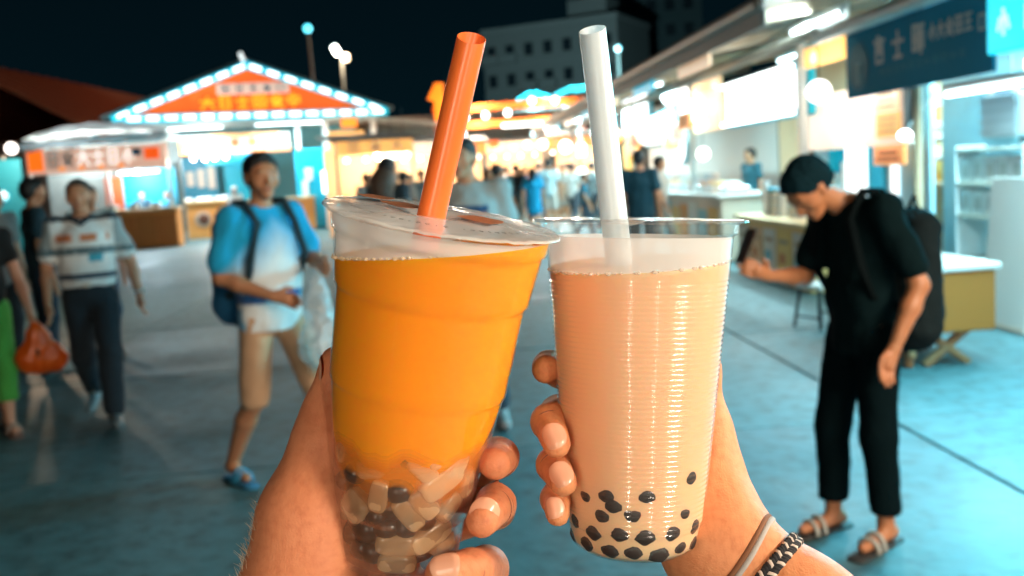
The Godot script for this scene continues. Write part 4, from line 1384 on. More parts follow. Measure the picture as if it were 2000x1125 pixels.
	part(t, "text_line", bx(Vector3(0.4, 0.03, 0.01)), paint(0.5, 0.1, 0.03), Vector3(0, 0.12, 0.025))
	part(t, "text_line", bx(Vector3(0.5, 0.03, 0.01)), paint(0.5, 0.1, 0.03), Vector3(0, 0.06, 0.025))
	t = facade("poster", "dark teal poster hanging left of the leaning prop", "poster", 8.6, 4.2, 1.63)
	part(t, "sheet", bx(Vector3(0.32, 0.45, 0.03), 0.005), paint(0.03, 0.09, 0.10), Vector3(0, 0.22, 0))
	part(t, "print", bx(Vector3(0.06, 0.3, 0.02)), paint(0.30, 0.42, 0.42), Vector3(-0.07, 0.26, 0.012), Vector3(0, 0, -0.25))
	part(t, "print", bx(Vector3(0.2, 0.07, 0.02)), paint(0.35, 0.42, 0.4), Vector3(0, 0.05, 0.012))
	t = thing("globe_lamp", "small white oval lamp left of the white partition", "lamp", row(8.35, 4.0, 1.63))
	part(t, "lamp_globe", ball(Vector3(0.06, 0.045, 0.06), 12).mesh(), glow(1, 1, 1, 8.0))
	part(t, "arm", bar([Vector3(0, 0.03, 0), Vector3(0.3, 0.4, 0)], 0.01, 6).mesh(), steel)
	t = facade("display_fridge", "tall bright glass fridge with white light inside", "fridge", 11.05, 4.7, 0.0)
	part(t, "cabinet", bx(Vector3(0.7, 1.8, 0.6), 0.03), paint(0.05, 0.40, 0.52), Vector3(0, 0.9, -0.32))
	part(t, "lit_door", bx(Vector3(0.55, 0.75, 0.04), 0.02), glow(0.95, 1, 1, 1.5), Vector3(0.02, 1.36, 0.0)).name = "light_door"
	part(t, "lower_door", bx(Vector3(0.55, 0.75, 0.04), 0.02), white, Vector3(0.02, 0.5, 0.0))
	part(t, "handle", bx(Vector3(0.03, 0.4, 0.05), 0.01), steel, Vector3(-0.24, 1.2, 0.05))
	t = facade("drinks_machine", "cyan framed drinks machine behind the bent man", "drinks machine", 12.3, 4.8, 0.0)
	part(t, "stand", bx(Vector3(0.8, 1.25, 0.5), 0.02), white, Vector3(0, 0.625, -0.25))
	part(t, "frame", bx(Vector3(0.66, 0.42, 0.4), 0.03), paint(0.0, 0.45, 0.60), Vector3(0, 1.47, -0.2))
	part(t, "window", bx(Vector3(0.42, 0.28, 0.03), 0.01), paint(0.5, 0.58, 0.6), Vector3(0, 1.44, 0.01))
	# far signs of the row
	for a in [[19.1, 4.2, 1.9, 2.6, 0.55, "white light box sign over the display counters", 1.6], [21.6, 4.25, 2.2, 2.6, 0.8, "large white light box sign near the white straw", 1.8]]:
		t = facade("light_box_sign", a[5], "sign", a[0], a[1], a[2])
		part(t, "sign_face", bx(Vector3(a[3], a[4], 0.14), 0.03), glow(1, 1, 1, a[6]), Vector3(0, a[4] / 2, 0))
		part(t, "frame", bx(Vector3(a[3] + 0.1, a[4] + 0.1, 0.1), 0.02), paint(0.05, 0.4, 0.5), Vector3(0, a[4] / 2, -0.04))
		part(t, "hanger", bx(Vector3(0.05, 0.5, 0.04)), steel, Vector3(-a[3] * 0.4, a[4] + 0.25, -0.02))
		part(t, "hanger", bx(Vector3(0.05, 0.5, 0.04)), steel, Vector3(a[3] * 0.4, a[4] + 0.25, -0.02))
	t = facade("oval_sign", "glowing oval white sign over the display counters", "sign", 16.8, 4.1, 1.5)
	part(t, "sign_face", bar([Vector3(0, 0.28, -0.05), Vector3(0, 0.28, 0.05)], 0.27, 24).mesh(), glow(1, 1, 1, 1.8))
	part(t, "frame", bar([Vector3(0, 0.28, -0.05), Vector3(0, 0.28, 0.03)], 0.31, 24).mesh(), paint(0.05, 0.5, 0.6))
	for k in 6:
		var p: Vector2 = [Vector2(17.6, 2.7), Vector2(17.1, 2.72), Vector2(16.5, 2.66), Vector2(16.4, 2.4), Vector2(15.8, 2.3), Vector2(15.5, 1.62)][k]
		t = thing("globe_lamp", "round white globe lamp under the far roof, %s along the cluster" % ["first", "second", "third", "fourth", "fifth", "last and lowest"][k], "lamp", row(p.x, 4.1, p.y), 0.0, "globe lamps under the far roof")
		part(t, "lamp_globe", ball(Vector3.ONE * (0.16 if k < 5 else 0.11), 12).mesh(), glow(1, 0.94, 0.86, 2.2))
		part(t, "cord", bar([Vector3(0, 0.1, 0), Vector3(0, 3.0 - p.y, 0)], 0.006, 5).mesh(), paint(0.05, 0.05, 0.05))
	t = facade("signboard", "orange and cream signboard behind the globe lamps", "sign", 16.4, 4.4, 2.0)
	part(t, "board", bx(Vector3(2.0, 0.85, 0.06), 0.01), glow_paint(0.85, 0.55, 0.3, 0.45), Vector3(0, 0.42, 0))
	part(t, "stripe", bx(Vector3(2.0, 0.16, 0.02)), glow_paint(0.9, 0.42, 0.12, 0.6), Vector3(0, 0.72, 0.035))
	t = facade("signboard", "yellow upright signboard beside the man in the dark shirt", "sign", 21.0, 3.9, 1.35)
	part(t, "board", bx(Vector3(0.7, 0.62, 0.06), 0.01), glow_paint(0.95, 0.55, 0.10, 0.6), Vector3(0, 0.3, 0))
	# small signs and goods that hang under the far roof
	var wares := ["first", "second", "third", "fourth", "fifth", "sixth", "seventh", "eighth", "ninth", "tenth", "eleventh", "twelfth", "thirteenth", "fourteenth", "fifteenth", "last"]
	for k in 16:
		var s := 15.2 + k * 1.0
		var c: Color = [Color(0.9, 0.30, 0.04), Color(0.85, 0.78, 0.68), Color(0.9, 0.52, 0.12), Color(0.0, 0.38, 0.52), Color(0.8, 0.14, 0.04)][k % 5]
		if k % 4 == 3:
			t = facade("paper_lantern", "%s lantern under the far roof, the %s hanging thing from its near end" % [["white", "orange"][k / 4 % 2], wares[k]], "lantern", s, 3.7 + 0.2 * (k % 3), 2.05 + 0.12 * (k % 3))
			part(t, "lantern_shade", ball(Vector3(0.14, 0.16, 0.14), 12).mesh(), glow_paint(1.0, 0.85, 0.7, 1.6) if k / 4 % 2 == 0 else glow_paint(1.0, 0.35, 0.08, 1.4))
			part(t, "cord", bar([Vector3(0, 0.15, 0), Vector3(0, 0.7, 0)], 0.008, 5).mesh(), steel)
		else:
			t = facade("hanging_sign", "%s sign under the far roof, the %s hanging thing from its near end" % [["orange", "cream", "amber", "teal", "red"][k % 5], wares[k]], "sign", s, 3.75 + 0.12 * (k % 4), 2.15 - 0.14 * (k % 3))
			part(t, "sign_face", bx(Vector3(0.75 + 0.15 * (k % 3), 0.26 + 0.08 * (k % 2), 0.05), 0.01), glow_paint(c.r, c.g, c.b, 0.4))
			line_of(t, [["field", "eat"], ["sun", "big"], ["king", "mouth"]][k % 3], Vector3(-0.18, 0, 0.028), 0.32, Vector2(0.2, 0.2), paint(0.8, 0.75, 0.65) if k % 2 else paint(0.25, 0.06, 0.02))
			for x in [-0.3, 0.3]:
				part(t, "cord", bar([Vector3(x, 0.13, 0), Vector3(x, 0.75, 0)], 0.006, 5).mesh(), steel)
	for k in 3:
		t = thing("power_cable", "black power cable slung between the posts of the right row, %s span" % ["near", "middle", "far"][k], "cable")
		var line := []
		for j in 13:
			var q := j / 12.0
			line.append(row(9.0 + k * 7.0 + q * 7.0, 3.35, 2.75 - 0.5 * q * (1 - q)))
		part(t, "wire", bar(line, 0.012, 5, false).mesh(), paint(0.02, 0.02, 0.02))
	# counters
	t = facade("display_counter", "white display counter with trays under the oval sign", "counter", 16.6, 3.95)
	part(t, "cabinet", bx(Vector3(5.0, 0.95, 0.8), 0.03), paint(0.66, 0.55, 0.44), Vector3(0, 0.475, -0.4))
	for k in 8:
		part(t, "front_sheet", bx(Vector3(0.5, 0.55 + 0.1 * (k % 3), 0.012)), paint([0.8, 0.75, 0.2, 0.85][k % 4], [0.3, 0.7, 0.5, 0.5][k % 4], [0.06, 0.62, 0.55, 0.15][k % 4]), Vector3(-2.15 + k * 0.61, 0.48, 0.01))
	part(t, "top", bx(Vector3(5.1, 0.05, 0.9), 0.01), paint(0.66, 0.62, 0.58), Vector3(0, 0.975, -0.4))
	part(t, "glass_guard", bx(Vector3(4.6, 0.32, 0.012)), clear(0.7, 0.85, 0.88, 0.12, 0.05), Vector3(0, 1.16, -0.05))
	for k in 7:
		part(t, "food_tray", bx(Vector3(0.5, 0.1, 0.4), 0.02), paint(0.6, 0.6, 0.6, 0.3, 0.5), Vector3(-2.0 + k * 0.66, 1.05, -0.35))
		var c: Color = [Color(0.6, 0.2, 0.05), Color(0.7, 0.45, 0.2), Color(0.75, 0.7, 0.6), Color(0.5, 0.1, 0.04)][k % 4]
		part(t, "food", ball(Vector3(0.2, 0.09, 0.16), 12).mesh(), paint(c.r, c.g, c.b), Vector3(-2.0 + k * 0.66, 1.1, -0.35))
	t = facade("display_counter", "grey food counter at the far end of the right row", "counter", 23.0, 3.9)
	part(t, "cabinet", bx(Vector3(5.6, 0.95, 0.8), 0.03), paint(0.55, 0.56, 0.56), Vector3(0, 0.475, -0.4))
	part(t, "top", bx(Vector3(5.7, 0.05, 0.9), 0.01), paint(0.6, 0.58, 0.56), Vector3(0, 0.975, -0.4))
	for k in 5:
		part(t, "steamer", bar([Vector3(0, 0, 0), Vector3(0, 0.3, 0)], 0.22, 14).mesh(), paint(0.62, 0.5, 0.36), Vector3(-2.2 + k * 1.1, 1.0, -0.4))
	t = facade("yellow_counter", "yellow counter papered with menus in front of the bent man", "counter", 11.6, 3.85)
	part(t, "cabinet", bx(Vector3(2.6, 0.72, 0.7), 0.02), paint(0.85, 0.58, 0.22), Vector3(0, 0.36, -0.35))
	part(t, "top", bx(Vector3(2.7, 0.05, 0.8), 0.01), paint(0.78, 0.62, 0.36), Vector3(0, 0.745, -0.35))
	for k in 5:
		var c: Color = [Color(0.8, 0.72, 0.6), Color(0.85, 0.55, 0.3), Color(0.82, 0.78, 0.7), Color(0.88, 0.62, 0.2), Color(0.75, 0.7, 0.62)][k]
		var p := part(t, "menu_sheet", bx(Vector3(0.44, 0.5, 0.012)), paint(c.r, c.g, c.b), Vector3(-1.04 + k * 0.52, 0.4, 0.008))
		part(p, "print", bx(Vector3(0.2, 0.12, 0.006)), paint(0.15, 0.5, 0.6) if k % 2 == 0 else paint(0.7, 0.25, 0.08), Vector3(-0.05, -0.08, 0.008))
		part(p, "print", bx(Vector3(0.3, 0.05, 0.006)), paint(0.5, 0.35, 0.2), Vector3(0, 0.12, 0.008))
	# goods on the yellow counter
	for k in 9:
		var s := 10.7 + k * 0.22
		var kind := k % 3
		if kind == 0:
			t = facade("food_box", "white takeaway box on the yellow counter, stack %s from the near end" % ["one", "two", "three"][k / 3], "box", s, 4.15, 0.77, "goods on the yellow counter")
			for j in 3:
				part(t, "box", bx(Vector3(0.2, 0.09, 0.2), 0.015), white, Vector3(0.01 * j, 0.045 + 0.092 * j, 0))
				part(t, "lid", bx(Vector3(0.21, 0.012, 0.21)), paint(0.8, 0.6, 0.4), Vector3(0.01 * j, 0.088 + 0.092 * j, 0))
		elif kind == 1:
			t = facade("storage_jar", "orange jar with pale lid on the yellow counter, %s from the near end" % ["first", "second", "third"][k / 3], "jar", s, 4.2, 0.77, "goods on the yellow counter")
			part(t, "jar", bar([Vector3.ZERO, Vector3(0, 0.3, 0)], [0.09, 0.085], 12).mesh(), paint(0.8, 0.32, 0.06, 0.3))
			part(t, "lid", bar([Vector3(0, 0.3, 0), Vector3(0, 0.34, 0)], 0.09, 12).mesh(), paint(0.75, 0.7, 0.65))
		else:
			t = facade("paper_cup_stack", "stack of white paper cups on the yellow counter, %s from the near end" % ["first", "second", "third"][k / 3], "cups", s, 4.1, 0.77, "goods on the yellow counter")
			part(t, "cups", bar([Vector3.ZERO, Vector3(0, 0.42, 0)], [0.04, 0.055], 12).mesh(), white)
			part(t, "rim", bar([Vector3(0, 0.415, 0), Vector3(0, 0.43, 0)], 0.06, 12).mesh(), white)
	t = facade("blue_tray", "blue tray rack standing behind the goods on the yellow counter", "tray", 12.2, 4.3, 0.77)
	part(t, "tray", bx(Vector3(0.7, 0.04, 0.4), 0.01), paint(0.0, 0.35, 0.5), Vector3(0, 0.32, 0))
	for x in [-0.3, 0.3]:
		part(t, "leg", bx(Vector3(0.03, 0.32, 0.3)), steel, Vector3(x, 0.16, 0))
	# what hangs on the warm back wall
	var notes := ["orange poster high on the warm wall, right of the white screen", "white poster beside the orange one on the warm wall", "amber poster in the middle of the warm wall", "pale menu sheet under the amber poster", "red orange poster at the far end of the warm wall", "cream poster above the vendor in the white apron"]
	for k in 6:
		t = facade("wall_poster", notes[k], "poster", 10.9 + k * 1.2, 6.3, [1.75, 1.6, 1.85, 1.35, 1.7, 2.0][k], "posters on the warm back wall")
		var c: Color = [Color(0.85, 0.30, 0.05), Color(0.8, 0.78, 0.72), Color(0.9, 0.50, 0.10), Color(0.82, 0.74, 0.62), Color(0.80, 0.18, 0.05), Color(0.85, 0.7, 0.5)][k]
		var p := part(t, "sheet", bx(Vector3(0.8, 0.55, 0.03), 0.005), paint(c.r, c.g, c.b), Vector3(0, 0.27, 0))
		part(p, "print", bx(Vector3(0.4, 0.2, 0.02)), paint(0.75, 0.6, 0.4) if k % 2 == 0 else paint(0.75, 0.35, 0.1), Vector3(-0.1, 0.05, 0.012))
		part(p, "print", bx(Vector3(0.5, 0.05, 0.02)), paint(0.3, 0.15, 0.05), Vector3(0.05, -0.15, 0.012))
	t = facade("wall_shelf", "long shelf of orange and white tubs along the warm wall", "shelf", 13.6, 6.1, 1.05)
	part(t, "board", bx(Vector3(6.4, 0.05, 0.4), 0.008), paint(0.6, 0.42, 0.26))
	for k in 3:
		part(t, "bracket", bx(Vector3(0.05, 0.2, 0.3)), steel, Vector3(-2.6 + k * 2.6, -0.12, -0.05))
	for k in 14:
		var o := facade("storage_tub", "%s tub, %s from the near end of the long shelf" % [["orange", "white", "amber"][k % 3], ["first", "second", "third", "fourth", "fifth", "sixth", "seventh", "eighth", "ninth", "tenth", "eleventh", "twelfth", "thirteenth", "last"][k]], "tub", 10.7 + k * 0.44, 6.1, 1.08, "tubs on the long shelf")
		var c: Color = [Color(0.85, 0.30, 0.05), Color(0.8, 0.8, 0.78), Color(0.85, 0.52, 0.12)][k % 3]
		part(o, "tub", bar([Vector3.ZERO, Vector3(0, 0.26, 0)], [0.12, 0.15], 12).mesh(), paint(c.r, c.g, c.b, 0.4))
		part(o, "lid", bar([Vector3(0, 0.26, 0), Vector3(0, 0.30, 0)], 0.16, 12).mesh(), paint(0.75, 0.72, 0.68))
	# shelves, picture, pots at the near stall
	t = facade("shelf_unit", "white shelf unit packed with pale boxes at the right", "shelf", 8.55, 4.85)
	for x in [-0.55, 0.55]:
		part(t, "side", bx(Vector3(0.03, 1.5, 0.3)), white, Vector3(x, 0.75, -0.15))
	for y in [0.42, 0.84, 1.14, 1.46]:
		part(t, "shelf", bx(Vector3(1.08, 0.03, 0.3)), paint(0.62, 0.55, 0.46), Vector3(0, y, -0.15))
	for r in 2:
		for k in 5:
			var h := rng.randf_range(0.2, 0.25)
			var o := facade("cardboard_box", "pale box on the %s shelf, %s from its far end" % [["lower", "upper"][r], ["first", "second", "third", "fourth", "fifth"][k]], "box", 8.55 + 0.42 - k * 0.21, 4.98, [0.856, 1.156][r], "pale boxes on the shelf unit")
			part(o, "box", bx(Vector3(0.19, h, 0.2), 0.006), paint(0.66 + 0.02 * k, 0.66, 0.62), Vector3(0, h / 2, 0))
			part(o, "label", bx(Vector3(0.1, h * 0.5, 0.004)), paint(0.55, 0.5, 0.44), Vector3(0, h / 2, 0.102))
	t = thing("plant_pot", "small dark pot on top of the white shelf unit", "pot", row(8.2, 5.0, 1.475))
	part(t, "pot", bar([Vector3.ZERO, Vector3(0, 0.13, 0)], [0.045, 0.06], 12).mesh(), paint(0.03, 0.05, 0.06, 0.4))
	part(t, "soil", bar([Vector3(0, 0.118, 0), Vector3(0, 0.122, 0)], 0.055, 12).mesh(), paint(0.03, 0.02, 0.015))
	t = facade("framed_picture", "framed dark picture above the shelf unit", "picture", 8.9, 5.2, 1.6)
	part(t, "frame", bx(Vector3(0.5, 0.5, 0.04), 0.01), paint(0.42, 0.34, 0.26), Vector3(0, 0.25, 0))
	part(t, "print", bx(Vector3(0.42, 0.2, 0.02)), paint(0.10, 0.11, 0.15), Vector3(0.02, 0.32, 0.016))
	part(t, "print", bar([Vector3(-0.13, 0.36, 0.016), Vector3(-0.13, 0.36, 0.03)], 0.05, 12).mesh(), paint(0.7, 0.5, 0.42))
	part(t, "print", bx(Vector3(0.42, 0.16, 0.02)), paint(0.45, 0.42, 0.36), Vector3(0.0, 0.12, 0.016))
	t = facade("wall_box", "pale ridged box hanging above the standee", "box", 7.4, 4.4, 1.55)
	part(t, "box", bx(Vector3(0.5, 0.34, 0.22), 0.02), paint(0.58, 0.64, 0.66), Vector3(0, 0.17, 0))
	for k in 4:
		part(t, "rib", bx(Vector3(0.48, 0.02, 0.02)), paint(0.5, 0.56, 0.58), Vector3(0, 0.05 + k * 0.08, 0.115))
	part(t, "hanger", bar([Vector3(0, 0.33, 0), Vector3(0, 1.1, 0)], 0.012, 6).mesh(), steel)
	# standee with a plain painted figure
	t = facade("standee", "white display board with a painted figure in a cyan shirt", "display board", 7.62, 4.5)
	part(t, "board", bx(Vector3(0.62, 1.22, 0.02), 0.004), paint(0.72, 0.70, 0.66), Vector3(0, 0.62, 0), Vector3(-0.08, 0, 0))
	part(t, "foot", bx(Vector3(0.62, 0.03, 0.3)), paint(0.6, 0.5, 0.4), Vector3(0, 0.015, -0.08))
	var figure := part(t, "painted_figure", plate(PackedVector2Array([Vector2(-0.12, 0.52), Vector2(-0.17, 0.72), Vector2(-0.13, 0.86), Vector2(0.0, 0.9), Vector2(0.13, 0.86), Vector2(0.17, 0.72), Vector2(0.12, 0.52)]), 0.008), paint(0.03, 0.50, 0.62), Vector3(0.12, 0.0, 0.035), Vector3(-0.08, 0, 0))
	part(figure, "face", bar([Vector3(0, 1.03, 0), Vector3(0, 1.03, 0.006)], 0.13, 20).mesh(), paint(0.66, 0.64, 0.6))
	part(figure, "hair", plate(PackedVector2Array([Vector2(-0.14, 1.04), Vector2(-0.13, 1.12), Vector2(-0.06, 1.18), Vector2(0.06, 1.18), Vector2(0.13, 1.12), Vector2(0.14, 1.04), Vector2(0.09, 1.11), Vector2(-0.09, 1.11)]), 0.012), paint(0.05, 0.06, 0.06))
	part(figure, "trousers", plate(PackedVector2Array([Vector2(-0.1, 0.22), Vector2(-0.1, 0.52), Vector2(0.1, 0.52), Vector2(0.1, 0.22), Vector2(0.02, 0.22), Vector2(0.0, 0.42), Vector2(-0.02, 0.22)]), 0.008), paint(0.04, 0.06, 0.08))
	# wooden bench chest and the leaning prop
	t = facade("wooden_chest", "low ochre wooden chest with white top on crossed legs", "chest", 6.87, 3.38)
	part(t, "chest", bx(Vector3(0.95, 0.42, 0.62), 0.012), paint(0.40, 0.14, 0.02, 0.6), Vector3(0, 0.45, 0))
	part(t, "white_top", bx(Vector3(1.0, 0.045, 0.68), 0.01), paint(0.72, 0.72, 0.68), Vector3(0, 0.685, 0))
	for x in [-0.38, 0.38]:
		part(t, "leg", bx(Vector3(0.06, 0.4, 0.05), 0.006), paint(0.28, 0.14, 0.06), Vector3(x, 0.13, 0), Vector3(0.9, 0, 0))
		part(t, "leg", bx(Vector3(0.055, 0.4, 0.05), 0.006), paint(0.28, 0.14, 0.06), Vector3(x, 0.13, 0), Vector3(-0.9, 0, 0))
		part(t, "leg", bx(Vector3(0.05, 0.25, 0.05), 0.006), paint(0.30, 0.16, 0.07), Vector3(x, 0.125, 0.27))
	part(t, "stretcher", bx(Vector3(0.9, 0.05, 0.05), 0.006), paint(0.30, 0.16, 0.07), Vector3(0, 0.1, 0.27))
	t = thing("wooden_prop", "thin wooden prop leaning from the chest up to the banner", "pole")
	part(t, "prop", bar([row(7.3, 3.6, 0.70), row(7.55, 3.72, 2.5)], 0.035, 8).mesh(), paint(0.50, 0.35, 0.22))
	part(t, "tie", bar([row(7.525, 3.708, 2.32), row(7.531, 3.711, 2.36)], 0.042, 8).mesh(), paint(0.6, 0.6, 0.55))
	# stool
	t = thing("stool", "small black stool with pale seat behind the bent man", "stool", row(8.35, 3.2), 0.5)
	t.scale = Vector3.ONE * 0.82
	part(t, "seat", bx(Vector3(0.36, 0.05, 0.36), 0.012), paint(0.65, 0.62, 0.58), Vector3(0, 0.44, 0))
	for x in [-1, 1]:
		for z in [-1, 1]:
			part(t, "leg", bar([Vector3(x * 0.19, 0, z * 0.19), Vector3(x * 0.14, 0.42, z * 0.14)], 0.018, 8).mesh(), paint(0.02, 0.025, 0.03))
		part(t, "rung", bar([Vector3(x * 0.178, 0.12, -0.17), Vector3(x * 0.178, 0.12, 0.17)], 0.012, 6).mesh(), paint(0.02, 0.025, 0.03))


# ---------- far things ----------
func build_far() -> void:
	# blocks of flats
	var t := thing("apartment_block", "pale apartment block with dark windows beyond the market", "building", Vector3(4.9, 0, -95.0), -0.45)
	var plaster := paint(0.24, 0.25, 0.25)
	part(t, "wall", bx(Vector3(14.0, 15.2, 10.0), 0.1), plaster, Vector3(0, 7.6, -5))
	part(t, "parapet", bx(Vector3(14.3, 0.5, 10.3), 0.05), paint(0.28, 0.29, 0.29), Vector3(0, 15.3, -5))
	part(t, "stair_head", bx(Vector3(4.0, 2.2, 4.0), 0.05), plaster, Vector3(3.0, 16.6, -5))
	var pane := paint(0.02, 0.03, 0.04, 0.2)
	for k in 11:
		part(t, "air_conditioner", bx(Vector3(0.8, 0.55, 0.4), 0.03), paint(0.34, 0.34, 0.33), Vector3(-6.0 + (k * 3 % 7) * 2.0 + 0.9, 1.5 + (k * 2 % 5) * 2.75, 0.25))
	for k in 8:
		part(t, "balcony", bx(Vector3(1.7, 0.9, 0.8), 0.03), paint(0.26, 0.27, 0.27), Vector3(-6.0 + (k * 5 % 7) * 2.0, 1.45 + (k % 4 + 1) * 2.75, 0.4))
	for r in 5:
		for k in 7:
			var o := part(t, "window", bx(Vector3(1.0, 1.3, 0.08), 0.02), paint(0.18, 0.19, 0.19), Vector3(-6.0 + k * 2.0, 2.2 + r * 2.75, 0.02))
			part(o, "pane", bx(Vector3(0.84, 1.12, 0.04)), pane, Vector3(0, 0, 0.04))
	for r in 4:
		part(t, "string_course", bx(Vector3(14.1, 0.12, 0.1)), paint(0.28, 0.29, 0.29), Vector3(0, 3.6 + r * 2.75, 0.03))
	t = thing("tower_block", "tall dark tower block with a few lit windows", "building", Vector3(17.5, 0, -118.0), -0.12)
	part(t, "wall", bx(Vector3(14.0, 42.0, 12.0), 0.1), paint(0.05, 0.085, 0.095), Vector3(0, 21, -6))
	for r in 13:
		for k in 6:
			var lit := (r == 7 and k == 1) or (r == 7 and k == 2) or (r == 10 and k == 3)
			var o := part(t, "window", bx(Vector3(1.3, 1.5, 0.1), 0.02), paint(0.06, 0.09, 0.1), Vector3(-5.4 + k * 2.15, 2.5 + r * 2.9, 0.03))
			part(o, "lit_window" if lit else "pane", bx(Vector3(1.1, 1.3, 0.04)), glow(1.0, 0.55, 0.2, 0.8) if lit else pane, Vector3(0, 0, 0.05))
	t = thing("red_roof_hall", "long hall with a dark red brown roof at the left", "building", Vector3(-16.0, 0, -47.0), PI / 2)
	part(t, "wall", bx(Vector3(19, 3.9, 9), 0.05), paint(0.20, 0.12, 0.09), Vector3(0, 1.95, -4.5))
	var tilt := 0.52
	for side in [-1.0, 1.0]:
		var roof := part(t, "roof", bx(Vector3(20, 0.15, 9.5), 0.02), paint(0.50, 0.11, 0.045), Vector3(0, 4.72, -4.5 + side * 4.12), Vector3(side * tilt, 0, 0))
		for k in 21:
			part(roof, "roof_rib", bx(Vector3(0.12, 0.07, 9.5)), paint(0.46, 0.10, 0.04), Vector3(-9.65 + k * 0.965, 0.1, 0))
	# orange beams with strings of bulbs over the far lane
	for k in 2:
		var y := [3.95, 3.35][k] as float
		t = thing("orange_beam", "orange painted beam across the far lane, %s of the two" % ["upper", "lower"][k], "beam", Vector3(0.3, y, -36.0 - k * 0.5), -0.05)
		part(t, "beam", bx(Vector3(5.6, 0.26, 0.14), 0.02), paint(0.85, 0.17, 0.015))
		bulb_light(t, Vector3(-1.2, 0.05, 0.75), 4.0, Color(1, 0.93, 0.85), 0.13)
		bulb_light(t, Vector3(1.4, 0.05, 0.75), 4.0, Color(1, 0.93, 0.85), 0.13)
		for x in [-2.7, 2.7]:
			part(t, "post", bx(Vector3(0.14, y, 0.14), 0.02), paint(0.45, 0.12, 0.03), Vector3(x, -y / 2, -0.15))
	var bulbs := [Vector3(-1.3, 3.6, -35.6), Vector3(-0.55, 3.62, -35.6), Vector3(0.25, 3.66, -35.6), Vector3(1.15, 4.05, -35.8), Vector3(2.0, 4.02, -35.8), Vector3(2.15, 3.3, -34.5), Vector3(-1.9, 3.5, -35.7)]
	for k in bulbs.size():
		one("string_bulb", ball(Vector3.ONE * 0.13, 10).mesh(), glow(1, 0.97, 0.92, 4.0), "round bulb on the orange beams, %s from the left" % ["second", "third", "fourth", "fifth", "sixth", "last", "first"][k], "bulb", bulbs[k], 0.0, "bulbs on the orange beams")
	t = thing("market_hall", "grey market hall closing the far end of the lane", "building", Vector3(0.2, 0, -42.0))
	part(t, "wall", bx(Vector3(12.0, 3.9, 4.0), 0.05), paint(0.26, 0.34, 0.36), Vector3(0, 1.95, -2))
	part(t, "roof", bx(Vector3(12.6, 0.25, 5.0), 0.03), paint(0.22, 0.17, 0.14), Vector3(0, 4.1, -2), Vector3(0.08, 0, 0))
	part(t, "shutter", bx(Vector3(3.6, 2.6, 0.08), 0.01), paint(0.20, 0.34, 0.38), Vector3(-1.6, 1.9, 0.05))
	for k in 7:
		part(t, "shutter_slat", bx(Vector3(3.6, 0.06, 0.05)), paint(0.10, 0.18, 0.2), Vector3(-1.6, 0.8 + k * 0.36, 0.11))
	t = thing("lit_canopy", "cyan lit canopy in front of the apartment block, left one", "canopy", Vector3(1.5, 4.1, -44.5))
	part(t, "cloth", canopy_shape(1.3, 0.9).mesh(), two_sided(0.02, 0.50, 0.62))
	part(t, "lamp_globe", ball(Vector3.ONE * 0.14, 10).mesh(), glow(0.6, 1, 1, 4.0), Vector3(0, 0.35, 1.3))
	bulb_light(t, Vector3(0, 0.35, 1.3), 12.0, Color(0.7, 0.97, 1), 0.14)
	part(t, "post", bar([Vector3(0, -4.1, 0), Vector3(0, 0.6, 0)], 0.05, 6).mesh(), paint(0.3, 0.3, 0.3))
	t = thing("lit_canopy", "cyan lit canopy in front of the apartment block, right one", "canopy", Vector3(3.5, 4.0, -44.0))
	part(t, "cloth", canopy_shape(2.0, 1.1).mesh(), two_sided(0.03, 0.55, 0.66))
	part(t, "lamp_globe", ball(Vector3.ONE * 0.14, 10).mesh(), glow(0.6, 1, 1, 4.0), Vector3(0.2, 0.4, 1.5))
	bulb_light(t, Vector3(0.2, 0.4, 1.5), 16.0, Color(0.7, 0.97, 1), 0.14)
	part(t, "flood_lamp", bx(Vector3(0.8, 0.3, 0.12), 0.02), glow(0.8, 1, 1, 2.0), Vector3(0, 0.45, -0.9))  # added lamp, hidden behind the canopy, to light the apartment block
	part(t, "post", bar([Vector3(0, -4.0, 0), Vector3(0, 0.6, 0)], 0.05, 6).mesh(), paint(0.3, 0.3, 0.3))
	area(t, Vector3(0, 0.45, -1.0), Vector3(0.05, 0.12, -1), Vector2(0.8, 0.3), 450.0, Color(0.75, 0.98, 1.0))  # light of the added lamp, thrown on the far facade
	# orange sign that shows beside the orange straw, small signs and lanterns
	t = thing("arrow_sign", "orange arrow shaped sign on a pole behind the orange straw", "sign", Vector3(-2.28, 0, -36.0))
	part(t, "sign_face", plate(PackedVector2Array([Vector2(-0.12, 3.4), Vector2(0.25, 3.4), Vector2(0.25, 4.9), Vector2(-0.05, 4.9), Vector2(-0.35, 4.35), Vector2(-0.12, 4.25)]), 0.08), glow_paint(0.95, 0.20, 0.01, 0.8))
	part(t, "pole", bar([Vector3(0.1, 0, -0.08), Vector3(0.1, 4.6, -0.08)], 0.04, 6).mesh(), paint(0.3, 0.3, 0.3))
	t = thing("square_sign", "small orange square sign hanging over the crowd", "sign", Vector3(-0.3, 2.5, -33.0))
	part(t, "sign_face", bx(Vector3(0.34, 0.24, 0.08), 0.03), glow_paint(0.95, 0.15, 0.02, 0.9))
	part(t, "hanger", bar([Vector3(0, 0.1, 0), Vector3(0, 1.2, 0)], 0.015, 6).mesh(), paint(0.2, 0.2, 0.2))
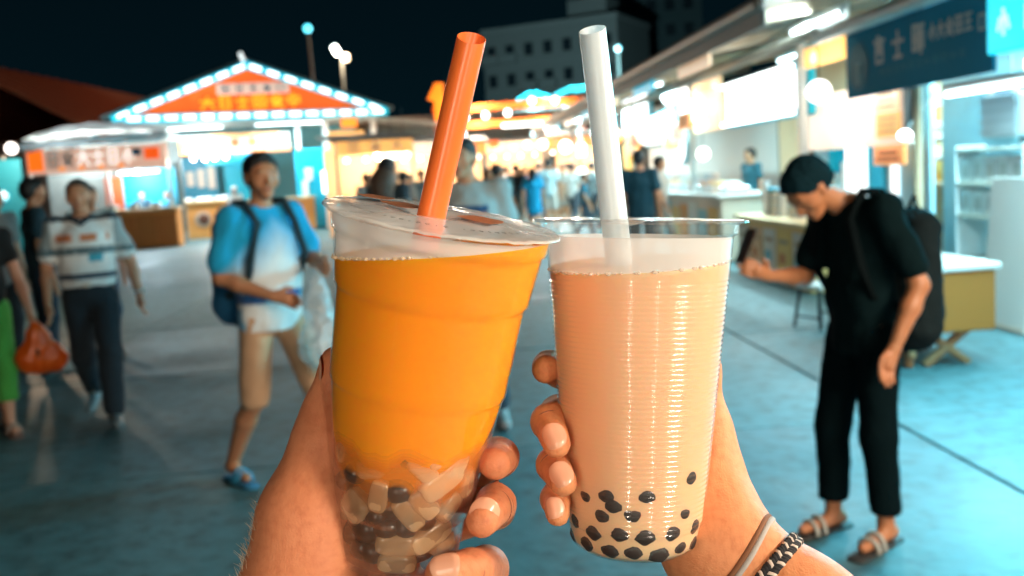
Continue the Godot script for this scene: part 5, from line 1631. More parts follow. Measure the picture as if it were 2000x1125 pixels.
	for k in 2:
		t = thing("red_lantern", "red orange lantern behind the man in grey, %s one" % ["upper", "lower"][k], "lantern", Vector3(-1.05, 2.25 - k * 0.42, -30.0), 0.0, "lanterns behind the man in grey")
		part(t, "lantern_shade", ball(Vector3(0.18, 0.17, 0.18), 12).mesh(), glow_paint(1.0, 0.25 + 0.25 * k, 0.06 + 0.25 * k, 1.6))
		part(t, "cord", bar([Vector3(0, 0.15, 0), Vector3(0, 0.9, 0)], 0.01, 5).mesh(), paint(0.1, 0.1, 0.1))
	# distant stall lamps over the crowd: many small warm and cool globes
	var far := [[1042, 262, 34, 0.10, 1], [1072, 258, 33, 0.09, 0], [1060, 282, 31, 0.17, 1], [1030, 283, 32, 0.12, 1], [1105, 287, 30, 0.2, 1], [1135, 288, 29, 0.16, 1], [1138, 300, 29, 0.10, 1], [1137, 336, 28, 0.13, 1], [1083, 262, 36, 0.12, 0], [1160, 262, 27, 0.16, 1], [905, 262, 33, 0.15, 0], [1000, 240, 38, 0.1, 0]]
	for k in far.size():
		pass
	for k in 14:
		var p: Vector3 = [Vector3(1.0846, 2.7802, -34), Vector3(1.571, 2.7783, -33), Vector3(1.2594, 2.3326, -31), Vector3(0.7998, 2.374, -32), Vector3(1.9166, 2.1845, -30), Vector3(2.3047, 2.1188, -29), Vector3(2.34, 1.9364, -29), Vector3(2.2157, 1.4019, -28), Vector3(1.9525, 2.8023, -36), Vector3(2.587, 2.4125, -27), Vector3(-1.3284, 2.8956, -33), Vector3(-3.341, 2.262, -27), Vector3(-3.1716, 2.2993, -28), Vector3(-2.9106, 2.2728, -29)][k]
		var o := one("stall_lamp", ball(Vector3.ONE * [0.1, 0.09, 0.16, 0.12, 0.2, 0.15, 0.1, 0.13, 0.12, 0.15, 0.15, 0.2, 0.22, 0.18][k], 10).mesh(), glow(1, 0.91, 0.82, 3.0) if k % 3 else glow(0.6, 0.95, 1.0, 3.0), "round lamp hanging over the far crowd, lamp %s" % ["above the blue dress", "with a cool glow over the lane", "by the lantern row", "left over the black shirt", "biggest over the white shirt", "right of the white shirt", "small below its neighbour", "lowest beside the white straw", "cool one at the beams", "under the roof end", "cool one right of the orange straw", "left behind the brown haired woman", "middle behind the brown haired woman", "right behind the brown haired woman"][k], "lamp", p, 0.0, "lamps over the far crowd")
		part(o, "cord", bar([Vector3(0, 0.1, 0), Vector3(0, 3.6 - p.y, 0)], 0.01, 5).mesh(), paint(0.06, 0.06, 0.06))
	var glow_at := thing("stall_light", "white light box over the far crowd at the lane's end", "lamp", Vector3(0.6, 2.9, -29.0))
	part(glow_at, "lamp_face", bx(Vector3(1.2, 0.12, 0.2), 0.03), glow(1, 0.97, 0.92, 3.5))
	part(glow_at, "hanger", bar([Vector3(0, 0.05, 0), Vector3(0, 1.2, 0)], 0.015, 6).mesh(), paint(0.1, 0.1, 0.1))
	area(glow_at, Vector3(0, -0.1, 0), Vector3.DOWN, Vector2(1.2, 0.2), 45.0, Color(1, 0.97, 0.93))
	# small lit stalls down the lane
	var lane := [[-3.6, -27.0, 0.35, "beside the blue parasol"], [-2.9, -30.5, 0.25, "left of the orange straw"], [-1.7, -34.0, 0.15, "behind the orange straw"], [0.4, -37.5, 0.0, "at the very end of the lane"], [2.6, -34.5, -0.3, "behind the white straw"]]
	for k in lane.size():
		var a: Array = lane[k]
		t = thing("lane_stall", "small food stall with glowing sign %s" % a[3], "food stall", Vector3(a[0], 0, a[1]), a[2])
		var c: Color = [Color(0.95, 0.45, 0.12), Color(0.9, 0.7, 0.5), Color(0.95, 0.28, 0.05), Color(0.9, 0.55, 0.25), Color(0.95, 0.4, 0.1)][k]
		part(t, "counter", bx(Vector3(2.2, 1.0, 0.7), 0.02), paint(0.6, 0.38, 0.22), Vector3(0, 0.5, 0))
		part(t, "back_panel", bx(Vector3(2.2, 2.5, 0.06)), paint(0.75, 0.55, 0.36), Vector3(0, 1.25, -1.3))
		part(t, "roof", bx(Vector3(2.5, 0.08, 2.0), 0.01), paint(0.3, 0.3, 0.28), Vector3(0, 2.75, -0.5), Vector3(0.1, 0, 0))
		var sg := part(t, "sign_face", bx(Vector3(2.1, 0.4, 0.08), 0.01), glow_paint(c.r, c.g, c.b, 0.8), Vector3(0, 2.45, 0.45))
		line_of(sg, [["field", "eat", "big"], ["sun", "king", "mouth"], ["middle", "small", "eat"]][k % 3], Vector3(-0.6, 0, 0.045), 0.6, Vector2(0.3, 0.28), paint(0.85, 0.8, 0.7))
		for x in [-1.05, 1.05]:
			part(t, "post", bx(Vector3(0.07, 2.75, 0.07)), paint(0.4, 0.38, 0.35), Vector3(x, 1.37, 0.3))
		for j in 4:
			part(t, "lamp_bulb", ball(Vector3.ONE * 0.075, 8).mesh(), glow(1, 0.88, 0.72, 3.5), Vector3(-0.8 + j * 0.53, 2.12, 0.4))
		bulb_light(t, Vector3(0, 2.05, 0.2), 6.0, Color(1, 0.84, 0.66), 0.1)
		for j in 5:
			part(t, "goods", bx(Vector3(0.25, 0.16 + 0.05 * (j % 3), 0.25), 0.03), paint([0.8, 0.7, 0.75][j % 3], [0.35, 0.66, 0.5][j % 3], [0.08, 0.6, 0.2][j % 3]), Vector3(-0.85 + j * 0.42, 1.1, 0.05))
	# street lamps
	t = thing("street_lamp", "tall street lamp with round cyan light above the pavilion", "street lamp", Vector3(-7.5, 0, -40.0))
	part(t, "pole", bar([Vector3(0.1, 0, 0), Vector3(0, 7.6, 0)], [0.1, 0.06], 8).mesh(), paint(0.30, 0.22, 0.18))
	part(t, "lamp_globe", ball(Vector3.ONE * 0.17, 12).mesh(), glow(0.1, 0.8, 1.0, 2.2), Vector3(0, 7.75, 0))
	t = thing("flood_light_mast", "mast with a cool and a warm floodlight side by side", "floodlight", Vector3(-7.05, 0, -45.2))
	part(t, "pole", bar([Vector3(0, 0, 0), Vector3(0, 7.3, 0)], [0.1, 0.06], 8).mesh(), paint(0.05, 0.06, 0.06))
	part(t, "flood_lamp", bx(Vector3(0.3, 0.5, 0.2), 0.06), glow(0.6, 0.95, 1.0, 4.0), Vector3(-0.2, 7.5, 0.2), Vector3(0, 0, 0.5))
	bulb_light(t, Vector3(-0.1, 7.2, 0.6), 22.0, Color(1, 0.85, 0.7), 0.3)
	part(t, "flood_lamp", bx(Vector3(0.3, 0.34, 0.2), 0.06), glow(1.0, 0.66, 0.32, 4.0), Vector3(0.22, 7.15, 0.2))
	t = thing("street_lamp", "street lamp with small cyan light before the tower block", "street lamp", Vector3(6.1, 0, -50.0))
	part(t, "pole", bar([Vector3(0, 0, 0), Vector3(0, 7.2, 0)], [0.1, 0.06], 8).mesh(), paint(0.08, 0.1, 0.1))
	part(t, "lamp_globe", ball(Vector3.ONE * 0.16, 12).mesh(), glow(0.1, 0.8, 1.0, 2.2), Vector3(0, 7.35, 0))
	# left edge: pole with a bare bulb, teal banner
	t = thing("lamp_post", "pale post with a bare glowing bulb at the left edge", "lamp post", Vector3(-6.8642, 0.0311, -13))
	t.position.y = 0.0
	part(t, "post", bar([Vector3(0, 0, 0), Vector3(-0.1, 3.6, 0)], 0.05, 8).mesh(), paint(0.40, 0.28, 0.22))
	part(t, "lamp_bulb", ball(Vector3.ONE * 0.075, 12).mesh(), glow(1, 0.9, 0.8, 4.0), Vector3(-6.4679, 2.2608, -13) - t.position)
	bulb_light(t, Vector3(-6.4679, 2.2608, -13) - t.position, 2.5, Color(1, 0.85, 0.7), 0.07)
	t = thing("teal_banner", "upright teal banner stand at the left edge", "banner", Vector3(-6.9, 0, -13.6), 0.15)
	part(t, "cloth", bx(Vector3(0.55, 1.7, 0.03), 0.005), paint(0.0, 0.19, 0.30), Vector3(-0.05, 1.3, 0))
	part(t, "pole", bar([Vector3(0.0, 0, -0.04), Vector3(0.0, 2.2, -0.04)], 0.02, 6).mesh(), paint(0.4, 0.4, 0.4))
	part(t, "lamp_disc", bar([Vector3(-0.05, 1.65, 0.02), Vector3(-0.05, 1.65, 0.05)], 0.07, 14).mesh(), glow(0.0, 0.75, 0.9, 1.5))
	# the stall behind the viewer, whose lamps shine on the cups
	t = thing("market_canopy", "stall canopy behind the viewer with lamps hung from its beam", "canopy", Vector3(0, 0, 2.6))
	part(t, "beam", bx(Vector3(5.0, 0.12, 0.12), 0.02), paint(0.4, 0.4, 0.4), Vector3(0, 2.75, 0))
	part(t, "roof", bx(Vector3(5.4, 0.06, 2.6), 0.02), paint(0.5, 0.48, 0.44), Vector3(0, 2.95, 1.2), Vector3(-0.1, 0, 0))
	for x in [-2.4, 2.4]:
		part(t, "post", bx(Vector3(0.1, 2.8, 0.1), 0.01), paint(0.4, 0.4, 0.4), Vector3(x, 1.4, 0.1))
	tube_lamp("white tube lamp hung upright on the canopy behind the viewer, left one", Vector3(-0.75, 1.9, 2.4), 0.0, 1.3, 0.0, "tubes behind the viewer", 5.0).rotation.z = PI / 2
	tube_lamp("white tube lamp hung upright on the canopy behind the viewer, right one", Vector3(0.95, 1.9, 2.4), 0.0, 1.3, 0.0, "tubes behind the viewer", 5.0).rotation.z = PI / 2
	area(t, Vector3(-0.75, 1.9, -0.3), Vector3(0, 0, -1), Vector2(0.05, 1.3), 2.2, Color(1, 0.92, 0.82))
	area(t, Vector3(0.95, 1.9, -0.3), Vector3(0, 0, -1), Vector2(0.05, 1.3), 1.4, Color(1, 0.93, 0.85))


func canopy_shape(half: float, high: float) -> Shape:
	var p := PackedVector3Array()
	for r in 6:
		for k in 13:
			var u := (k - 6) / 6.0
			p.append(Vector3(u * half, high * (1 - u * u) * (1 - 0.15 * r / 5.0) + 0.04 * sin(k * 3.0), 0.8 - r * 0.3))
	return sheet(p, 13, false)


func build_market() -> void:
	build_ground()
	build_pavilion()
	build_row()
	build_far()
	build_people()


# ---------- people ----------
# joints of a standing figure 1.7 m tall that faces +z, its left side at +x
const STAND := {
	"pelvis": Vector3(0, 0.93, 0), "waist": Vector3(0, 1.08, 0.005), "chest": Vector3(0, 1.29, 0.0), "neck": Vector3(0, 1.45, -0.015), "head": Vector3(0, 1.585, 0.015), "look": Vector3(0, 0, 1), "crown": Vector3(0, 1, 0),
	"shoulder_l": Vector3(0.18, 1.40, -0.01), "shoulder_r": Vector3(-0.18, 1.40, -0.01), "elbow_l": Vector3(0.225, 1.12, -0.03), "elbow_r": Vector3(-0.225, 1.12, -0.03),
	"wrist_l": Vector3(0.24, 0.87, 0.04), "wrist_r": Vector3(-0.24, 0.87, 0.04), "hand_l": Vector3(0.24, 0.70, 0.07), "hand_r": Vector3(-0.24, 0.70, 0.07),
	"hip_l": Vector3(0.09, 0.90, 0), "hip_r": Vector3(-0.09, 0.90, 0), "knee_l": Vector3(0.10, 0.48, 0.02), "knee_r": Vector3(-0.10, 0.48, 0.02),
	"ankle_l": Vector3(0.10, 0.08, -0.02), "ankle_r": Vector3(-0.10, 0.08, -0.02), "toe_l": Vector3(0.125, 0.03, 0.15), "toe_r": Vector3(-0.125, 0.03, 0.15),
}


func pose(changes: Dictionary) -> Dictionary:
	var p := STAND.duplicate()
	p.merge(changes, true)
	return p


func head_frame(p: Dictionary) -> Transform3D:
	var up: Vector3 = p.crown.normalized()
	var z: Vector3 = (p.look - up * p.look.dot(up)).normalized()
	return Transform3D(Basis(up.cross(z), up, z), p.head)


func moved_bones(bones: Array, t: Transform3D) -> Array:
	var o := []
	for b in bones:
		var c: Array = b.duplicate()
		c[0] = t * b[0]
		c[1] = t * b[1]
		if c.size() > 4 and c[4] != null:
			c[4] = t.basis * b[4]
		o.append(c)
	return o


const X := Vector3(1, 0, 0)


func skull() -> Array:
	return [
		[Vector3(0, 0.035, -0.02), Vector3(0, 0.03, 0.012), 0.083, 0.078, X, 0.92, 0.02],
		[Vector3(0, 0.0, 0.03), Vector3(0, -0.07, 0.048), 0.062, 0.036, X, 1.05, 0.03],
		[Vector3(-0.035, -0.02, 0.05), Vector3(0.035, -0.02, 0.05), 0.032, 0.032, null, 1.0, 0.02],
		[Vector3(0, 0.012, 0.088), Vector3(0, -0.026, 0.104), 0.009, 0.0125, null, 1.0, 0.012],
		[Vector3(-0.012, -0.028, 0.094), Vector3(0.012, -0.028, 0.094), 0.009, 0.009, null, 1.0, 0.008],
		[Vector3(-0.035, 0.028, 0.077), Vector3(0.035, 0.028, 0.077), 0.012, 0.012, null, 1.0, 0.015],
		[Vector3(-0.018, -0.055, 0.082), Vector3(0.018, -0.055, 0.082), 0.009, 0.009, null, 1.0, 0.008],
		[Vector3(0, -0.09, 0.07), Vector3(0, -0.085, 0.06), 0.016, 0.02, null, 1.0, 0.015],
		[Vector3(0.078, 0.015, -0.005), Vector3(0.08, -0.025, 0.0), 0.016, 0.011, X, 0.45, 0.006],
		[Vector3(-0.078, 0.015, -0.005), Vector3(-0.08, -0.025, 0.0), 0.016, 0.011, X, 0.45, 0.006],
	]


# a palm, four bent fingers of unequal length and a thumb at the side
func hand_bones(wrist: Vector3, tip: Vector3, thumb: Vector3, curl: float) -> Array:
	var d := (tip - wrist).normalized()
	thumb = (thumb - d * thumb.dot(d)).normalized()
	var inward := thumb.cross(d)
	var o := [[wrist, wrist + d * 0.07, 0.022, 0.026, thumb, 1.25, 0.012]]
	for k in 4:
		var side := (1.5 - k) * 0.019
		var root := wrist + d * (0.088 - 0.004 * absf(k - 1.2)) + thumb * side
		var l: float = [0.068, 0.077, 0.072, 0.056][k]
		var bend := (d + inward * curl).normalized()
		var bend2 := (d + inward * curl * 2.4).normalized()
		o.append([root, root + bend * l * 0.5, 0.0098, 0.0088, null, 1.0, 0.004])
		o.append([root + bend * l * 0.5, root + bend * l * 0.5 + bend2 * l * 0.5, 0.0088, 0.0072, null, 1.0, 0.003])
	var base := wrist + d * 0.025 + thumb * 0.022
	var mid := base + (d * 0.7 + thumb * 0.6 + inward * 0.35).normalized() * 0.042
	o.append([base, mid, 0.0135, 0.0105, null, 1.0, 0.01])
	o.append([mid, mid + (d + thumb * 0.15 + inward * 0.3).normalized() * 0.032, 0.0105, 0.0085, null, 1.0, 0.004])
	return o


func limb_bones(p: Dictionary, fat: float) -> Array:
	var o := [
		[p.pelvis, p.waist, 0.098 * fat, 0.088 * fat, X, 1.42, 0.05],
		[p.waist, p.chest, 0.088 * fat, 0.10 * fat, X, 1.45, 0.05],
		[p.chest, p.neck - Vector3(0, 0.04, 0), 0.10 * fat, 0.06, X, 1.35, 0.05],
		[p.shoulder_l, p.shoulder_r, 0.05, 0.05, null, 1.0, 0.05],
		[p.neck - Vector3(0, 0.03, 0), p.head, 0.052, 0.05, null, 1.0, 0.03],
	]
	for s in ["_l", "_r"]:
		o.append_array([
			[p["shoulder" + s], p["elbow" + s], 0.047 * fat, 0.038, null, 1.0, 0.03],
			[p["elbow" + s], p["elbow" + s].lerp(p["wrist" + s], 0.35), 0.038, 0.039, null, 1.0, 0.02],
			[p["elbow" + s].lerp(p["wrist" + s], 0.35), p["wrist" + s], 0.039, 0.025, null, 1.0, 0.02],
			[p["hip" + s], p["knee" + s], 0.082 * fat, 0.052, null, 1.0, 0.04],
			[p["knee" + s], p["knee" + s].lerp(p["ankle" + s], 0.33) - (p["toe" + s] - p["ankle" + s]) * Vector3(0.08, 0, 0.08), 0.05, 0.055, null, 1.0, 0.02],
			[p["knee" + s].lerp(p["ankle" + s], 0.33) - (p["toe" + s] - p["ankle" + s]) * Vector3(0.08, 0, 0.08), p["ankle" + s], 0.055, 0.035, null, 1.0, 0.02],
			[p["ankle" + s] - (p["toe" + s] - p["ankle" + s]) * Vector3(0.2, 0, 0.2) - Vector3(0, 0.035, 0), p["toe" + s], 0.036, 0.024, Vector3(0, 1, 0), 0.85, 0.03],
		])
	return o


func shirt_bones(p: Dictionary, fat: float, loose: float, sleeve: float, hem: float) -> Array:
	var low: Vector3 = p.pelvis + (p.pelvis - p.waist).normalized() * hem
	var o := [
		[low, p.waist, 0.102 * fat + loose, 0.094 * fat + loose, X, 1.42, 0.05],
		[p.waist, p.chest, 0.094 * fat + loose, 0.106 * fat + loose * 0.8, X, 1.45, 0.05],
		[p.chest, p.neck - Vector3(0, 0.05, 0), 0.106 * fat + loose * 0.6, 0.068, X, 1.4, 0.05],
		[p.shoulder_l, p.shoulder_r, 0.058, 0.058, null, 1.0, 0.04],
	]
	for s in ["_l", "_r"]:
		var a: Vector3 = p["shoulder" + s]
		var b: Vector3 = p["elbow" + s]
		o.append([a, a.lerp(b, sleeve), 0.056 * fat + loose * 0.3, 0.052 * fat + loose, null, 1.0, 0.04])
	return o


func leg_cloth(p: Dictionary, fat: float, top: float, bottom: float, to_ankle: bool, share := 0.8) -> Array:
	var o := [[p.pelvis - Vector3(0, 0.03, 0), p.pelvis + Vector3(0, 0.07, 0), 0.105 * fat, 0.098 * fat, X, 1.4, 0.05]]
	for s in ["_l", "_r"]:
		var knee: Vector3 = p["knee" + s]
		if to_ankle:
			o.append([p["hip" + s], knee, 0.09 * fat, top, null, 1.0, 0.03])
			o.append([knee, p["ankle" + s] + Vector3(0, 0.045, 0), top, bottom, null, 1.0, 0.03])
		else:
			o.append([p["hip" + s], p["hip" + s].lerp(knee, share), 0.092 * fat, top, null, 1.0, 0.03])
	return o


func hair_bones(size := 1.0) -> Array:
	return [[Vector3(0, 0.042, -0.024), Vector3(0, 0.046, 0.012), 0.090 * size, 0.082 * size, X, 0.94, 0.02], [Vector3(0, -0.01, -0.045), Vector3(0, -0.045, -0.045), 0.066, 0.05, X, 1.05, 0.03]]


var skin_near: Material


# build a figure; every piece of clothing is a child of it
func figure(called: String, label: String, at: Vector3, turn: float, tall: float, p: Dictionary, look: Dictionary, group := "") -> Node3D:
	var t := thing(called, label, "person", at, turn, group)
	t.scale = Vector3.ONE * (tall / 1.7)
	var fine: bool = look.get("fine", true)
	var cell := 0.013 if fine else 0.024
	var fat: float = look.get("fat", 1.0)
	var f := head_frame(p)
	var s: Shape
	if fine:
		s = body(limb_bones(p, fat), cell)
		s.add(body(moved_bones(skull(), f) + [[f.origin + f.basis.y * -0.03 - f.basis.z * 0.01, p.neck - Vector3(0, 0.02, 0), 0.05, 0.053, null, 1.0, 0.02]], 0.0055))
		for side in ["_l", "_r"]:
			var inner: Vector3 = Vector3(0, 0, 1) if not look.has("thumb" + side) else look["thumb" + side]
			s.add(body(hand_bones(p["wrist" + side], p["hand" + side], inner, look.get("curl", 0.25) * (1.0 if side == "_l" else -1.0)) + [[p["elbow" + side].lerp(p["wrist" + side], 0.8), p["wrist" + side], 0.029, 0.023, null, 1.0, 0.01]], 0.0055))
	else:
		var bones := limb_bones(p, fat) + moved_bones(skull().slice(0, 4), f)
		for side in ["_l", "_r"]:
			bones.append([p["wrist" + side], p["hand" + side], 0.03, 0.022, null, 1.0, 0.02])
		s = body(bones, cell)
	part(t, "skin", s.mesh(), look.get("skin", skin_near))
	# clothes
	var top_cuts := []
	if look.has("hem_y"):
		top_cuts.append([Vector3(0, -1, 0), Vector3(0, look.hem_y, 0)])
	var rise: Vector3 = (p.neck - p.chest).normalized()
	top_cuts.append([rise, p.neck + rise * 0.035])
	s = body(shirt_bones(p, fat, look.get("loose", 0.012), look.get("sleeve", 0.6), look.get("hem", 0.05)), cell, 0.03, top_cuts, 0.012, 3, 7.0)
	if look.has("dye"):
		for v in s.v:
			s.c.append(look.dye.call(v))
	part(t, look.get("top_name", "shirt"), s.mesh(), look.top)
	if look.has("bottom"):
		var cuts := [[Vector3(0, -1, 0), Vector3(0, look.get("cuff", 0.09), 0)]]
		s = body(leg_cloth(p, fat, look.get("leg_top", 0.07), look.get("leg_low", 0.058), look.get("long", true), look.get("share", 0.8)), cell, 0.03, cuts, 0.010, 5, 6.0)
		part(t, "trousers" if look.get("long", true) else "shorts", s.mesh(), look.bottom)
	if look.has("shoe"):
		for side in ["_l", "_r"]:
			var a: Vector3 = p["ankle" + side]
			var toe: Vector3 = p["toe" + side]
			var d: Vector3 = (toe - a) * Vector3(1, 0, 1)
			s = body([[a - d * 0.3 - Vector3(0, 0.03, 0), toe + d * 0.1 + Vector3(0, 0.008, 0), 0.046, 0.036, Vector3(0, 1, 0), 0.95, 0.02], [a - d * 0.05, a - d * 0.05 - Vector3(0, 0.03, 0), 0.044, 0.046, null, 1.0, 0.02]], cell * 0.8, 0.02, [[Vector3(0, -1, 0), Vector3(0, minf(a.y - 0.078, toe.y - 0.03) + 0.002, 0)]])
			part(t, "shoe", s.mesh(), look.shoe)
	if look.has("sandal"):
		for side in ["_l", "_r"]:
			var a: Vector3 = p["ankle" + side]
			var toe: Vector3 = p["toe" + side]
			var d: Vector3 = (toe - a) * Vector3(1, 0, 1)
			var across := d.cross(Vector3.UP).normalized()
			var low: float = minf(a.y - 0.08, toe.y - 0.03)
			var heel := Vector3(a.x, low, a.z) - d * 0.35
			var front := Vector3(toe.x, low, toe.z) + d * 0.22
			s = body([[heel, front, 0.043, 0.047, Vector3(0, 1, 0), 0.32, 0.01]], 0.008, 0.01)
			var sole := part(t, "sandal", s.mesh(), look.sandal)
			for k in 2:
				var c := heel.lerp(front, 0.55 + 0.16 * k)
				var arc := []
				for j in 9:
					var w := PI * j / 8.0
					arc.append(c + across * cos(w) * 0.046 + Vector3(0, 0.008 + sin(w) * (0.062 - 0.012 * k), 0) - d * 0.0)
				part(sole, "strap", bar(arc, 0.011, 6).mesh(), look.strap)
	# hair and face
	if look.has("hair"):
		var cuts := [[f.basis * Vector3(0, -0.62, 0.78), f * Vector3(0, look.get("hairline", 0.065), 0.068)], [f.basis * Vector3(0, -1, 0), f * Vector3(0, look.get("nape", -0.06), 0)]]
		var bones := moved_bones(hair_bones(look.get("hair_size", 1.0)), f)
		if look.get("long_hair", false):
			bones.append([f * Vector3(0, 0.0, -0.06), f * Vector3(0, -0.22, -0.075), 0.085, 0.06, f.basis.x, 1.15, 0.03])
			cuts = [[f.basis * Vector3(0, -0.5, 0.86), f * Vector3(0, 0.06, 0.06)]]
		s = body(bones, 0.007 if fine else 0.016, 0.02, cuts, 0.011, 8, 60.0)
		part(t, "hair", s.mesh(), look.hair)
	if fine and look.get("face", true):
		var dark := paint(0.03, 0.02, 0.015, 0.3)
		for x in [-0.031, 0.031]:
			part(t, "eye", ball(Vector3(0.0135, 0.0075, 0.008), 10).moved(f * Transform3D(Basis.IDENTITY, Vector3(x, 0.008, 0.079))).mesh(), paint(0.5, 0.45, 0.42, 0.3))
			part(t, "pupil", ball(Vector3(0.0062, 0.0062, 0.005), 10).moved(f * Transform3D(Basis.IDENTITY, Vector3(x, 0.008, 0.0835))).mesh(), dark)
			part(t, "eyebrow", bar([f * Vector3(x - 0.02, 0.027, 0.084), f * Vector3(x, 0.032, 0.09), f * Vector3(x + 0.02, 0.027, 0.084)], 0.004, 6).mesh(), dark)
		part(t, "mouth", ball(Vector3(0.024, 0.008, 0.007), 10).moved(f * Transform3D(Basis.IDENTITY, Vector3(0, -0.056, 0.0885))).mesh(), soft(0.36, 0.12, 0.08, 0.4, 0.1))
	return t


# a carried pack: rounded sack with pocket and straps, built in the wearer's own axes
func backpack(label: String, wearer: Node3D, p: Dictionary, material: Material, size: float, strap: Material) -> void:
	var t := thing("backpack", label, "backpack")
	t.transform = wearer.transform
	var back: Vector3 = (p.chest - p.waist).normalized()
	var out: Vector3 = back.cross(X).normalized() * -1.0
	if out.z > 0:
		out = -out
	var c: Vector3 = p.chest.lerp(p.waist, 0.62) + out * (0.13 + 0.10 * size)
	var s := body([[c + back * 0.17 * size, c - back * 0.20 * size, 0.088 * size, 0.11 * size, X, 1.5, 0.05], [c - back * 0.14 * size + out * 0.06 * size, c - back * 0.04 * size + out * 0.07 * size, 0.07 * size, 0.06 * size, X, 1.5, 0.03]], 0.013, 0.03, [], 0.014, 4, 9.0)
	part(t, "sack", s.mesh(), material)
	for x in [-1.0, 1.0]:
		var sh: Vector3 = p.shoulder_l if x > 0.0 else p.shoulder_r
		var top: Vector3 = sh.lerp(p.neck, 0.35) + Vector3(0, 0.055, 0)
		var front: Vector3 = p.chest.lerp(sh, 0.6) - out * 0.125 + back * 0.01
		var low: Vector3 = p.waist + X * x * 0.15 - out * 0.05
		part(t, "strap", bar([c + back * 0.16 * size + X * x * 0.07, top + out * 0.04, top - out * 0.04, front, low.lerp(front, 0.4) - out * 0.03 + X * x * 0.03, low, c - back * 0.16 * size + X * x * 0.12], 0.02, 8).mesh(), strap)
	part(t, "loop", bar([c + back * 0.25 * size + X * 0.03, c + back * 0.3 * size, c + back * 0.25 * size - X * 0.03], 0.008, 6).mesh(), strap)


func cloth(r: float, g: float, b: float) -> StandardMaterial3D:
	var key := "cloth %f %f %f" % [r, g, b]
	if not mats.has(key):
		mats[key] = fabric(r, g, b)
	return mats[key]


func dyed() -> StandardMaterial3D:
	var m := fabric(1, 1, 1)
	m.vertex_color_use_as_albedo = true
	return m


# matt dark cloth without sheen
func matt(r: float, g: float, b: float) -> StandardMaterial3D:
	var m := paint(r, g, b, 0.97)
	m.metallic_specular = 0.12
	return m


